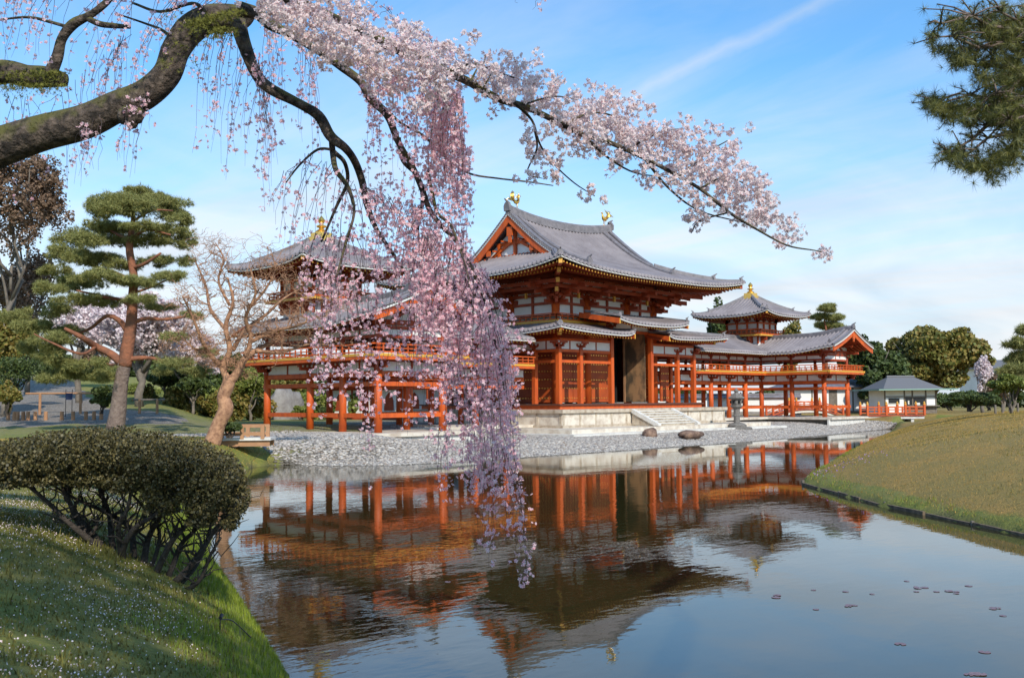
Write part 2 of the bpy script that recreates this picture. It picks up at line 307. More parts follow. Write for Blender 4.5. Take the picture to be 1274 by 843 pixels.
def pond_dist(x, y):
    P = np.array([p[:2] for p in POND]); Q = np.roll(P, -1, 0); T = [p[2] for p in POND]
    best = np.full(x.shape, 1e9); per = {k: np.full(x.shape, 1e9) for k in 'bgh'}; ins = np.zeros(x.shape, bool)
    for (ax, ay), (bx, by), t in zip(P, Q, T):
        dx, dy = bx-ax, by-ay; u = np.clip(((x-ax)*dx+(y-ay)*dy)/(dx*dx+dy*dy), 0, 1); d = np.hypot(x-ax-u*dx, y-ay-u*dy)
        best = np.minimum(best, d); per[t] = np.minimum(per[t], d)
        c = (ay > y) != (by > y); ins ^= c & (x < (bx-ax)*(y-ay)/((by-ay) if by != ay else 1e-9)+ax)
    return np.where(ins, -best, best), per
def wob(x, y, s, a):
    return a*(np.sin(x*s+1.3*np.sin(y*s*.7))+np.sin(y*s*1.13+1.7*np.sin(x*s*.6+2)))/2
def land(x, y, full=False):
    x = np.asarray(x, float); y = np.asarray(y, float)
    d, per = pond_dist(x, y); dd = np.maximum(d, 0)
    wt = {k: 1/(np.maximum(per[k], 0)**4+.02) for k in per}; sm = sum(wt.values()); wt = {k: v/sm for k, v in wt.items()}
    zb = WZ+1.52*(1-np.exp(-dd/1.35))+wob(x, y, 1.1, .05)*ss(0, 1.5, dd)
    zb = zb-0.25*ss(-22, -6, y)*ss(-30, -50, x)
    zg = WZ-.05+0.42*ss(-.5, 5.6, dd)+0.45*ss(9, 13, dd)
    zg = zg+ss(12, 40, y)*ss(0, -30, x)*1.5
    zh = WZ+0.12+1.97*(1-np.exp(-(dd/4.3)**1.1))+wob(x, y, .35, .05)*ss(0, 4, dd)
    back = ss(-17, -11, y+0.12*(x-20)*0)
    z = wt['b']*zb+wt['g']*zg+wt['h']*(zh*(1-back)+(-1.25)*back)
    z = z*(1-ss(25, 60, x))+(-1.2)*ss(25, 60, x)
    zi = WZ-0.03-0.9*(1-np.exp(-np.maximum(-d, 0)/1.2))
    dep = (x-CAM[0])*.716+(y-CAM[1])*.698; lat = ((x-CAM[0])*.698-(y-CAM[1])*.716)/np.maximum(dep, 1)
    z = z+(ss(45, 64, dep)*1.15+ss(62, 92, dep)*2.4)*ss(-.29, -.37, lat)*(1-ss(120, 260, dep))
    z = np.where(d < 0, zi, z)
    if full: return z, d, wt
    return z
def sp(a, b, st): return np.arange(a, b+1e-6, st)
gx = np.concatenate([[-2500, -900, -350, -180, -120, -90, -75, -66], sp(-60, -40, .3), sp(-39.5, 30, .5), sp(31, 60, 1.5), [65, 75, 90, 120, 180, 300, 600, 1200, 3000]])
gy = np.concatenate([[-2500, -900, -300, -120, -80, -65], sp(-60, -28, .3), sp(-27.5, 2, .5), sp(3, 40, 1.2), [45, 55, 70, 90, 120, 180, 300, 600, 1200, 3000]])
GX, GY = np.meshgrid(gx, gy); GZ, GD, GW = land(GX, GY, True)
nx_, ny_ = len(gx), len(gy); idx = np.arange(nx_*ny_).reshape(ny_, nx_)
fc = np.stack([idx[:-1, :-1].ravel(), idx[:-1, 1:].ravel(), idx[1:, 1:].ravel(), idx[1:, :-1].ravel()], 1)
gm = bpy.data.materials.new('ground_cover'); gm.use_nodes = True; t = gm.node_tree; pb = t.nodes['Principled BSDF']; pb.inputs['Roughness'].default_value = 0.95
at_ = t.nodes.new('ShaderNodeVertexColor'); at_.layer_name = 'zone'; sepc = t.nodes.new('ShaderNodeSeparateColor'); t.links.new(at_.outputs[0], sepc.inputs[0])
pos = t.nodes.new('ShaderNodeNewGeometry').outputs['Position']
def tn(scale, detail=5, vec=pos):
    n = t.nodes.new('ShaderNodeTexNoise'); n.inputs['Scale'].default_value = scale; n.inputs['Detail'].default_value = detail; n.inputs['Roughness'].default_value = .65; t.links.new(vec, n.inputs['Vector']); return n.outputs['Fac']
def mixc(f, a, b):
    m = t.nodes.new('ShaderNodeMixRGB')
    for i, v in enumerate((f, a, b)):
        if isinstance(v, tuple): m.inputs[i].default_value = (*v, 1)
        else: t.links.new(v, m.inputs[i])
    return m.outputs[0]
def addm(a, b, c=1.0):
    return mth(t, 'ADD', a, mth(t, 'MULTIPLY', b, c), True)
dry = mixc(ramp(t, tn(9, 8), [(.36, 0.), (.66, 1.)]), (0.19, 0.135, 0.025), (0.44, 0.25, 0.055))
dry = mixc(ramp(t, tn(.55, 5), [(.40, 0.), (.60, .6)]), dry, (0.16, 0.145, 0.035))
dry = mixc(ramp(t, tn(45, 4), [(.45, 0.), (.75, .7)]), dry, (0.56, 0.36, 0.12))
grn = mixc(ramp(t, tn(6, 8), [(.35, 0.), (.65, 1.)]), (0.11, 0.14, 0.018), (0.25, 0.25, 0.04))
grn = mixc(ramp(t, tn(.5, 4), [(.42, 0.), (.66, .8)]), grn, (0.28, 0.235, 0.07))
vor = t.nodes.new('ShaderNodeTexVoronoi'); vor.inputs['Scale'].default_value = 9; t.links.new(pos, vor.inputs['Vector'])
grv = mixc(ramp(t, vor.outputs['Distance'], [(.1, 0.), (.55, 1.)]), (0.42, 0.36, 0.30), (0.16, 0.135, 0.11))
grv = mixc(ramp(t, tn(1.5, 6), [(.4, 0.), (.7, .6)]), grv, (0.30, 0.27, 0.23))
mud = mixc(ramp(t, tn(4, 6), [(.35, 0.), (.65, 1.)]), (0.05, 0.043, 0.02), (0.10, 0.085, 0.05))
c = mixc(ramp(t, addm(sepc.outputs[0], mth(t, 'SUBTRACT', tn(2.5, 4), .5), .5), [(.42, 0.), (.58, 1.)]), grn, dry)
c = mixc(ramp(t, addm(sepc.outputs[1], mth(t, 'SUBTRACT', tn(3.5, 4), .5), .25), [(.45, 0.), (.55, 1.)]), c, grv)
c = mixc(sepc.outputs[2], c, mud)
t.links.new(c, pb.inputs['Base Color'])
bp = t.nodes.new('ShaderNodeBump'); bp.inputs['Strength'].default_value = 1.0; bp.inputs['Distance'].default_value = .05; t.links.new(tn(22, 8), bp.inputs['Height']); t.links.new(bp.outputs[0], pb.inputs['Normal'])
gr = nm('ground', np.stack([GX.ravel(), GY.ravel(), GZ.ravel()], 1), fc, gm, None, True); gr['kind'] = 'structure'
def poly_mask(x, y, P):
    ins = np.zeros(x.shape, bool)
    for i in range(len(P)):
        ax, ay = P[i]; bx, by = P[(i+1) % len(P)]
        c = (ay > y) != (by > y); ins ^= c & (x < (bx-ax)*(y-ay)/((by-ay) or 1e-9)+ax)
    return ins
PATH = [tuple(at(a_, 500, d_)[:2]) for a_, d_ in ((-60, 48), (125, 50), (225, 50), (225, 55), (130, 58), (118, 64), (100, 75), (70, 88), (28, 88), (15, 72), (0, 62), (-60, 58))]
pm = poly_mask(GX, GY, PATH).astype(float)
islnd = GW['g']*(1-ss(14, 17, GY))
zone = np.zeros((GX.size, 4), np.float32); zone[:, 3] = 1
dryw = GW['h']*ss(.0, .9, GD+wob(GX, GY, 1.3, .3))*.97+GW['b']*.30
zone[:, 0] = np.clip(dryw, 0, 1).ravel(); zone[:, 1] = np.clip(np.maximum(islnd*(GD > -1), pm), 0, 1).ravel(); zone[:, 2] = (GD < -0.05).astype(float).ravel()
ca = gr.data.color_attributes.new('zone', 'FLOAT_COLOR', 'POINT'); ca.data.foreach_set('color', zone.ravel())
# water
wm = bpy.data.materials.new('pond_water'); wm.use_nodes = True; t2 = wm.node_tree; wb = t2.nodes['Principled BSDF']
wb.inputs['Base Color'].default_value = (0.032, 0.029, 0.010, 1); wb.inputs['Roughness'].default_value = 0.02; wb.inputs['IOR'].default_value = 1.42
wp = t2.nodes.new('ShaderNodeNewGeometry').outputs['Position']
def wn(scale, sx, sy, rot, det=3):
    m = t2.nodes.new('ShaderNodeMapping'); t2.links.new(wp, m.inputs[0]); m.inputs['Rotation'].default_value = (0, 0, rot); m.inputs['Scale'].default_value = (sx, sy, 1)
    n = t2.nodes.new('ShaderNodeTexNoise'); n.inputs['Scale'].default_value = scale; n.inputs['Detail'].default_value = det; n.inputs['Roughness'].default_value = .5; t2.links.new(m.outputs[0], n.inputs['Vector']); return n.outputs['Fac']
w1 = wn(.9, 1.0, 2.2, YAW, 3); w2 = wn(3.2, 1.0, 1.9, YAW+.25, 3); w3 = wn(9, 1, 1.5, YAW-.2, 2)
amp = ramp(t2, wn(.11, 1, 1, .4, 2), [(.40, .25), (.60, 1.0)])
hgt = mth(t2, 'ADD', mth(t2, 'MULTIPLY', w1, .9), mth(t2, 'ADD', mth(t2, 'MULTIPLY', w2, .34), mth(t2, 'MULTIPLY', w3, .035)))
hgt = mth(t2, 'MULTIPLY', hgt, amp)
wbp = t2.nodes.new('ShaderNodeBump'); wbp.inputs['Strength'].default_value = 1; wbp.inputs['Distance'].default_value = 0.0047; t2.links.new(hgt, wbp.inputs['Height']); t2.links.new(wbp.outputs[0], wb.inputs['Normal'])
b = MB(); b.add([(-64, -62, WZ), (44, -62, WZ), (44, -5, WZ), (-64, -5, WZ)], [(0, 1, 2, 3)])
b.build('pond_water', wm)['kind'] = 'structure'
# ------------------------------------------------------------------ temple geometry
sh = 0.303
XC, YWG, SP = 19.576, -4.026, 3.9
TX, TY = XC+SP/2, YWG+SP/2
ZW, ZT = -1.23, 1.56
def roof_cols(V, Fq, cols, mi=None):
    """cols: list of columns, each (n,3) array from eave to top, same n; quads between neighbours"""
    n = len(cols[0]); o = sum(len(v) for v in V); V.append(np.concatenate(cols))
    k = len(cols); i = np.arange(k-1)[:, None]*n+np.arange(n-1)[None]
    Fq.append((np.stack([i, i+n, i+n+1, i+1], -1)+o).reshape(-1, 4))
RIB = [(0.0, 0.0), (0.28, 0.0), (0.34, 0.75), (0.5, 1.0), (0.66, 0.75), (0.72, 0.0)]
def rib_us(a, b, pitch):
    n = max(2, int(round((b-a)/pitch))); p = (b-a)/n; us = []
    for i in range(n):
        for f, h in RIB: us.append((a+(i+f)*p, h))
    us.append((b, 0)); return us
def face(V, Fq, us, point, dmax, rib=0.11, n=14, drop=0.09):
    """point(u,d)->xyz ; one curved tile slope with its rows of round tiles"""
    cols = []
    for u, h in us:
        D = dmax(u)
        if D <= 0.01: D = 0.01
        ds = np.linspace(0, D, n); p = np.array([point(u, d) for d in ds]); p[:, 2] += h*rib
        e = p[0].copy(); e[2] -= drop+h*rib*0.4
        cols.append(np.vstack([e[None], p]))
    roof_cols(V, Fq, cols)
def ridge(mb, pts, w, h, mi=0, cap=True):
    prof = [(-w/2, -.06), (w/2, -.06), (w/2, h*.72), (w*.32, h*.8), (w*.22, h), (-w*.22, h), (-w*.32, h*.8), (-w/2, h*.72)]
    mb.sweep(pts, prof, mi)
def oni(mb, p, dirx, diry, s=1.0, mi=0):
    """ridge-end ornament: plate with shoulders and an upswept horn"""
    d = np.array([dirx, diry, 0.0]); d /= np.linalg.norm(d); n = np.array([-d[1], d[0], 0]); p = np.array(p, float)
    out = [(-.22, -.12), (.22, -.12), (.24, .18), (.15, .34), (.06, .40), (-.06, .40), (-.15, .34), (-.24, .18)]
    vs = [p+n*a*s+np.array([0, 0, c*s])+d*e*s for e in (-.06, .10) for a, c in out]; k = len(out)
    mb.add(vs, [(i, (i+1) % k, k+(i+1) % k, k+i) for i in range(k)]+[tuple(range(k-1, -1, -1)), tuple(range(k, 2*k))], mi)
    mb.tube([p+np.array([0, 0, .32*s])-d*.15*s, p+np.array([0, 0, .44*s])+d*.05*s, p+np.array([0, 0, .56*s])+d*.26*s], [.09*s, .07*s, .035*s], 6, mi)
def eave_band(mb, pts, t_top, th, out=0.0, w=0.08, mi=0):
    mb.sweep([np.array(p)+np.array([0, 0, t_top-th]) for p in pts], [(-w/2, 0), (w/2, 0), (w/2, th), (-w/2, th)], mi)
def bracket(mb, x, y, z, outs, reach=.5, tiers=1, along=(1, 0), s=1.0):
    """bearing block, boat arms and small blocks; outs = outward directions"""
    mb.cbox((x, y, z+.10*s), (.34*s, .34*s, .20*s))
    for tix in range(tiers):
        zz = z+.20*s+tix*.36*s
        for o in outs:
            r = reach*(tix+1)
            mb.beam((x-o[0]*.3, y-o[1]*.3, zz+.18*s), (x+o[0]*r, y+o[1]*r, zz+.18*s), .14*s, .18*s)
            mb.cbox((x+o[0]*r, y+o[1]*r, zz+.25*s), (.20*s, .20*s, .14*s))
            nrm = (-o[1], o[0]); hw = .42*s
            cx_, cy_ = x+o[0]*r, y+o[1]*r
            if abs(abs(o[0])-abs(o[1])) > .5:
                mb.beam((cx_-nrm[0]*hw, cy_-nrm[1]*hw, zz+.46*s), (cx_+nrm[0]*hw, cy_+nrm[1]*hw, zz+.46*s), .13*s, .15*s)
        a = along
        hw = .52*s
        vs = []
        for sd in (-.07*s, .07*s):
            for (q, c) in ((-hw, .18*s), (-hw, .10*s), (-hw*.55, 0), (hw*.55, 0), (hw, .10*s), (hw, .18*s)):
                vs.append((x+a[0]*q-a[1]*sd, y+a[1]*q+a[0]*sd, zz+c))
        mb.add(vs, [(0, 1, 2, 3, 4, 5), (11, 10, 9, 8, 7, 6)]+[(i, 6+i, 6+(i+1) % 6, (i+1) % 6) for i in range(6)])
        for q in (-hw*.85, 0, hw*.85): mb.cbox((x+a[0]*q, y+a[1]*q, zz+.25*s), (.18*s, .18*s, .14*s))
def rafters(mb, p0, p1, inward, z0, slope, length, step, sz=.085, zf=None, skew=0):
    """row of rafters from eave line p0-p1 running inward; front ends painted (material 1)"""
    p0, p1 = np.array(p0, float), np.array(p1, float); Ln = np.linalg.norm(p1-p0); n = int(Ln/step); iv = np.array(inward, float)
    for i in range(n+1):
        f = i/n; q = p0+(p1-p0)*f; l = length if np.isscalar(length) else length(f)
        z = z0 if zf is None else zf(q[0], q[1])
        if l < .15: continue
        mb.beam((q[0], q[1], z), (q[0]+iv[0]*l, q[1]+iv[1]*l, z+slope*l), sz, sz*1.15, 0, 1)
def railing(mb, pts, z, h=.46, step=.45, mi=0, ball=False, over=.15):
    for (ax, ay), (bx, by) in zip(pts[:-1], pts[1:]):
        Ln = math.hypot(bx-ax, by-ay); ux, uy = (bx-ax)/Ln, (by-ay)/Ln
        for hh, th in ((h, .065), (h*.58, .05), (.10, .07)):
            e = over if hh == h else 0
            mb.beam((ax-ux*e, ay-uy*e, z+hh), (bx+ux*e, by+uy*e, z+hh), .06, th, mi)
        n = max(1, int(Ln/step))
        for i in range(n+1):
            x, y = ax+(bx-ax)*i/n, ay+(by-ay)*i/n
            mb.cbox((x, y, z+h*.5-.04), (.055, .055, h-.10), mi)
# ------------------------------------------------------------------ wing corridors (m = -1 nearer wing, +1 farther wing)
D_, OV = 3.35, 1.40
def wprof(d): return 3.80+0.30*d+0.022*d**2.2
def wlift(y): return 0.42*ss(-6.5, -11.1, y)**1.6
def make_wing(m, name, label):
    T = thing(name, label, 'temple corridor', (m*TX, TY, ZW), 'roofed corridors on both flanks of the hall')
    X = lambda x: m*x
    fr = [(XC-2.45*k, YWG) for k in range(1, 5)]; bk = [(XC-2.45*k, YWG+SP) for k in range(1, 5)]
    cor = [(XC, YWG), (XC+SP, YWG), (XC, YWG+SP), (XC+SP, YWG+SP)]
    fw_ = [(XC, YWG-2.7), (XC, YWG-5.4), (XC+SP, YWG-2.7), (XC+SP, YWG-5.4)]
    allc = fr+bk+cor+fw_
    for (x, y) in allc:
        b = MB(); b.cyl(X(x), y, ZW, ZT+.02, .185, .175, 16); c = b.build('column', 'red', T, True)
        b = MB(); b.cyl(X(x), y, 2.36, 3.62, .12, .115, 12); b.build('upper_column', 'dred', T, True)
        b = MB()
        outs = []
        if y == YWG-5.4: outs.append((0, -1))
        if x == XC+SP: outs.append((m, 0))
        if x == XC and y < YWG: outs.append((-m, 0))
        if y == YWG and x < XC: outs.append((0, -1))
        if y == YWG+SP: outs.append((0, 1))
        if (x, y) == (XC, YWG-5.4): outs.append((-m*.7, -.7))
        if (x, y) == (XC+SP, YWG-5.4): outs.append((m*.7, -.7))
        if (x, y) == (XC, YWG): outs.append((-m*.7, -.7))
        bracket(b, X(x), y, ZT, outs, .62, 1, (0, 1) if (y < YWG or (x == XC+SP)) else (1, 0), .85)
        bracket(b, X(x), y, 3.26, [], .3, 1, (0, 1) if y < YWG else (1, 0), .62)
        b.build('bracket', 'dred', T)
    # edges of the wall planes: lists of runs (p, q)
    x0 = XC-2.45*4-1.5
    runs = [((x0, YWG), (XC, YWG)), ((x0, YWG+SP), (XC+SP, YWG+SP)), ((XC, YWG), (XC, YWG-5.4)), ((XC+SP, YWG+SP), (XC+SP, YWG-5.4)), ((XC, YWG-5.4), (XC+SP, YWG-5.4))]
    b = MB(); lo = MB(); wp_ = MB(); st = MB(); ub = MB()
    for i, (p, q) in enumerate(runs):
        P, Q = (X(p[0]), p[1]), (X(q[0]), q[1])
        e = .0025*i
        ax = (Q[0]-P[0], Q[1]-P[1]); Ln = math.hypot(*ax); ux, uy = ax[0]/Ln, ax[1]/Ln; ex = .30 if i in (2, 3, 4) else 0
        def bm(mb, z, w, h, ee=0): mb.beam((P[0]-ux*ee, P[1]-uy*ee, z+e), (Q[0]+ux*ee, Q[1]+uy*ee, z+e), w, h)
        bm(b, ZT, .17+e, .22, 0); bm(b, 1.08, .19+e, .20, .26 if i >= 2 else 0)
        if i not in (0, 1): bm(lo, -.36, .15+e, .21, .24 if i >= 2 else 0)
        elif i == 0: lo.beam((X(XC-2.45*2), YWG, -.36), (X(XC), YWG, -.36), .15, .21)
        bm(wp_, 2.0, .06+e, .42); bm(ub, 3.24, .14+e, .14); bm(wp_, 3.50, .05+e, .25); bm(ub, 3.66, .15+e, .15); bm(ub, 2.14, .12+e, .12)
        nb = max(1, int(round(Ln/2.6))) if i != 4 else 1
        cols = [c for c in allc if abs((c[0]-p[0])*(q[1]-p[1])-(c[1]-p[1])*(q[0]-p[0])) < 1e-3*10 and min(p[0], q[0])-.01 <= c[0] <= max(p[0], q[0])+.01 and min(p[1], q[1])-.01 <= c[1] <= max(p[1], q[1])+.01]
        cols.sort()
        for c0, c1 in zip(cols[:-1], cols[1:]):
            mx_, my_ = X((c0[0]+c1[0])/2), (c0[1]+c1[1])/2
            st.cbox((mx_, my_, 1.80), (.12, .12, .46)); st.cbox((mx_, my_, 3.38), (.09, .09, .26))
    b.build('tie_beam', 'red', T); lo.build('lower_rail_beam', 'red', T); wp_.build('white_wall_panel', 'white', T); st.build('strut', 'dred', T); ub.build('upper_beam', 'dred', T)
    # balcony deck and its ochre edge
    o = .95
    pts = [(X(x0), YWG-o), (X(XC-o), YWG-o), (X(XC-o), YWG-5.4-o), (X(XC+SP+o), YWG-5.4-o), (X(XC+SP+o), YWG+SP+o), (X(x0), YWG+SP+o)]
    b = MB(); b.box(X(x0), X(XC-o+.03), YWG-o+.02, YWG+SP+o-.02, 2.17, 2.30); b.box(X(XC-o+.02), X(XC+SP+o-.02), YWG-5.4-o+.02, YWG+SP+o-.03, 2.172, 2.298)
    b.build('balcony_deck', 'dred', T)
    b = MB(); b2 = MB()
    for p, q in zip(pts[:-1], pts[1:]):
        b.beam((*p, 2.335), (*q, 2.335), .10, .12); b2.beam((*p, 2.21), (*q, 2.21), .07, .15)
    for p in pts[1:5]: b.cbox((p[0], p[1], 2.27), (.17, .17, .17))
    b.build('balcony_edge', 'yel', T); b2.build('balcony_fascia', 'red', T)
    b = MB(); rp = [(X(x0), YWG-o+.06), (X(XC-o+.06), YWG-o+.06), (X(XC-o+.06), YWG-5.4-o+.06), (X(XC+SP+o-.06), YWG-5.4-o+.06), (X(XC+SP+o-.06), YWG+SP+o-.06), (X(x0), YWG+SP+o-.06)]
    railing(b, rp, 2.34, .46, .47); b.build('balcony_railing', 'red', T)
    # roof
    V, Fq = [], []
    yf, yb = -11.05, TY+D_
    n = 10
    hp = lambda x, y, d: (X(x), y, wprof(d)+wlift(y))
    # forward slab: inner slope, outer slope
    us = rib_us(yf, TY, .35)
    def inner(u, d):
        dm = max(0, u-(TY-D_)); return hp(TX-D_+dm+d, u, dm+d)
    face(V, Fq, us, inner, lambda u: D_-max(0, u-(TY-D_)), n=n)
    us = rib_us(yf, yb, .35); face(V, Fq, us, lambda u, d: hp(TX+D_-d, u, d), lambda u: D_-max(0, u-TY), n=n)
    us = rib_us(8.6, TX, .35)
    face(V, Fq, us, lambda u, d: hp(u, TY-D_+max(0, u-(TX-D_))*1.0+d, max(0, u-(TX-D_))+d), lambda u: D_-max(0, u-(TX-D_)), n=n)
    us = rib_us(8.6, TX+D_, .35); face(V, Fq, us, lambda u, d: hp(u, TY+D_-d, d), lambda u: D_-max(0, u-TX), n=n)
    rf = nm('roof', np.concatenate(V), np.concatenate(Fq), 'tile', T)
    rb = MB(); zr = wprof(D_)
    ridge(rb, [(X(TX), y, zr+wlift(y)) for y in np.linspace(yf+.05, TY-1.6, 14)], .30, .30)
    ridge(rb, [(X(x), TY, zr) for x in np.linspace(8.6, TX-1.6, 8)], .30, .30)
    oni(rb, (X(TX), yf+.05, zr+.42+.05), 0, -1, .8)
    for sx in (-1, 1):
        ps = [(X(TX+sx*d), yf+.75, wprof(D_-abs(d))+wlift(yf+.75)+.02) for d in np.linspace(.1, D_-.75, 8)]
        ridge(rb, ps, .22, .20); oni(rb, (*ps[-1][:2], ps[-1][2]), m*sx, 0, .62)
    ps = [(X(TX+d), TY+d, wprof(D_-d)) for d in np.linspace(1.6, D_, 8)]; ridge(rb, ps, .24, .22)
    rb.build('ridge_tiles', 'tile2', rf)
    # verge tiles, bargeboards, gable
    vg = MB(); wt = MB(); bg_ = MB()
    for sx in (-1, 1):
        cur = [(X(TX+sx*(D_-d)), yf, wprof(d)+wlift(yf)) for d in np.linspace(0, D_, 12)]
        vg.sweep([(p[0], p[1]+.10, p[2]+.03) for p in cur], [(-.13, -.02), (.13, -.02), (.13, .06), (-.13, .06)])
        wt.sweep([(p[0], p[1]+.02, p[2]-.10) for p in cur], [(-.05, -.03), (.05, -.03), (.05, .06), (-.05, .06)])
        bg_.sweep([(p[0], p[1]+.10, p[2]-.13-.36) for p in cur], [(-.04, 0), (.04, 0), (.04, .37), (-.04, .37)])
    bg_.cbox((X(TX), yf+.06, wprof(D_)+wlift(yf)-.55), (.34, .08, .42)); bg_.cbox((X(TX), yf+.06, wprof(D_)+wlift(yf)-.85), (.16, .075, .26))
    vg.build('verge_tiles', 'tile2', rf); wt.build('verge_trim', 'wtrim', rf); bg_.build('bargeboard', 'red', T)
    g = MB(); gy = YWG-5.4
    # gable wall: plaster field with beams
    nseg = 10; top = [(X(XC-.1+(SP+.2)*i/nseg), gy, wprof(D_-abs(XC-.1+(SP+.2)*i/nseg-TX))-.10) for i in range(nseg+1)]
    vs = top+[(p[0], gy, 3.60) for p in top]; vs += [(a, b_+.06, c_) for a, b_, c_ in vs]; k = nseg+1
    g.add(vs, [(i, i+1, k+i+1, k+i) for i in range(nseg)]+[(2*k+k+i, 2*k+k+i+1, 2*k+i+1, 2*k+i) for i in range(nseg)])
    g.build('gable_wall', 'white', T)
    g = MB(); g.beam((X(XC-.3), gy-.02, 3.95), (X(XC+SP+.3), gy-.02, 3.95), .18, .24); g.cbox((X(TX), gy-.04, 4.25), (.26, .14, .6)); g.cbox((X(TX), gy-.3, 4.62), (.18, .9, .16))
    for sx in (-1, 1):
        g.beam((X(TX+sx*1.2), gy-.045, 4.0), (X(TX+sx*.1), gy-.045, 4.62), .10, .16); g.cbox((X(TX+sx*1.95), gy-.4, 3.74), (.18, 1.2, .18)); g.cbox((X(TX+sx*1.0), gy-.4, 4.28), (.15, 1.2, .15))
    g.build('gable_frame', 'dred', T)
    # eave trim + rafters
    wt = MB(); ra = MB()
    def eav(p, q, iv, Lf=1.45):
        pts = [np.array(p)+(np.array(q)-np.array(p))*f for f in np.linspace(0, 1, 12)]
        pts = [(a[0]+iv[0]*.06, a[1]+iv[1]*.06, wprof(.06)+wlift(a[1])-.09) for a in pts]
        wt.sweep(pts, [(-.04, -.07), (.04, -.07), (.04, 0), (-.04, 0)])
        rafters(ra, (p[0]+iv[0]*.16, p[1]+iv[1]*.16), (q[0]+iv[0]*.16, q[1]+iv[1]*.16), iv, 0, .30, Lf, .29, .085, lambda x, y: 3.66+wlift(y))
    eav((X(8.6), TY-D_), (X(TX-D_), TY-D_), (0, 1)); eav((X(TX-D_), TY-D_), (X(TX-D_), yf+.1), (m, 0)); eav((X(TX+D_), yb), (X(TX+D_), yf+.1), (-m, 0)); eav((X(8.6), yb), (X(TX+D_), yb), (0, -1))
    wt.build('eave_trim', 'wtrim', rf); ra.build('rafters', ['dred', 'yel'], T)
    # soffit boards closing the roof from below
    sf = MB()
    for sx in (-1, 1):
        cur = [(X(TX+sx*(D_-d)), wprof(d)-.12) for d in np.linspace(.1, D_, 7)]
        for (xa, za), (xb, zb) in zip(cur[:-1], cur[1:]):
            sf.add([(xa, yf+.2, za+wlift(yf)*.8), (xb, yf+.2, zb+wlift(yf)*.8), (xb, -7.5, zb), (xa, -7.5, za)], [(0, 1, 2, 3)])
            sf.add([(xa, -7.5, za), (xb, -7.5, zb), (xb, TY-.1, zb), (xa, TY-.1, za)], [(0, 1, 2, 3)])
    for d0, d1 in zip(np.linspace(.1, D_, 7)[:-1], np.linspace(.1, D_, 7)[1:]):
        for sy in (-1, 1):
            sf.add([(X(8.7), TY+sy*(D_-d0), wprof(d0)-.12), (X(8.7), TY+sy*(D_-d1), wprof(d1)-.12), (X(TX-(D_-d1) if sy < 0 else TX+D_-d1), TY+sy*(D_-d1), wprof(d1)-.12), (X(TX-(D_-d0) if sy < 0 else TX+D_-d0), TY+sy*(D_-d0), wprof(d0)-.12)], [(0, 1, 2, 3)])
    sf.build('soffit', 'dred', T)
    # stone terrace
    P_ = thing('stone_terrace', ('low stone terrace under the gabled red wing nearer the camera' if m < 0 else 'low stone terrace under the farther red wing beside the lantern'), 'terrace', (m*TX, TY, -2.0), 'stone terraces under the wings')
    b = MB(); o1 = 1.15
    b.box(X(7.5), X(XC-o1), YWG-o1, YWG+SP+o1, -1.40, -1.232); b.box(X(XC-o1), X(XC+SP+o1), YWG-5.4-o1, YWG+SP+o1, -1.402, -1.234); b.build('paving_slab', 'pale', P_)
    b = MB(); o2 = .95
    b.box(X(7.6), X(XC-o2), YWG-o2, YWG+SP+o2, -2.3, -1.404); b.box(X(XC-o2), X(XC+SP+o2), YWG-5.4-o2+.02, YWG+SP+o2, -2.3, -1.406); b.build('rubble_face', 'dstone', P_)
    b = MB(); xs = np.linspace(XC-o2-.4, XC+SP+o2-.02, 7)
    for i in range(6): b.box(X(xs[i]+.012), X(xs[i+1]-.012), YWG-5.4-o2-.03, YWG-5.4-o2+.10, -2.2, -1.408)
    b.build('white_facing_block', 'wstone', P_)
    return T
make_wing(-1, 'temple_corridor', 'raised red corridor with open posts and a gable end, behind the pink blossom')
make_wing(1, 'temple_corridor', 'raised red corridor with open posts and a gable end, beyond the great hall')
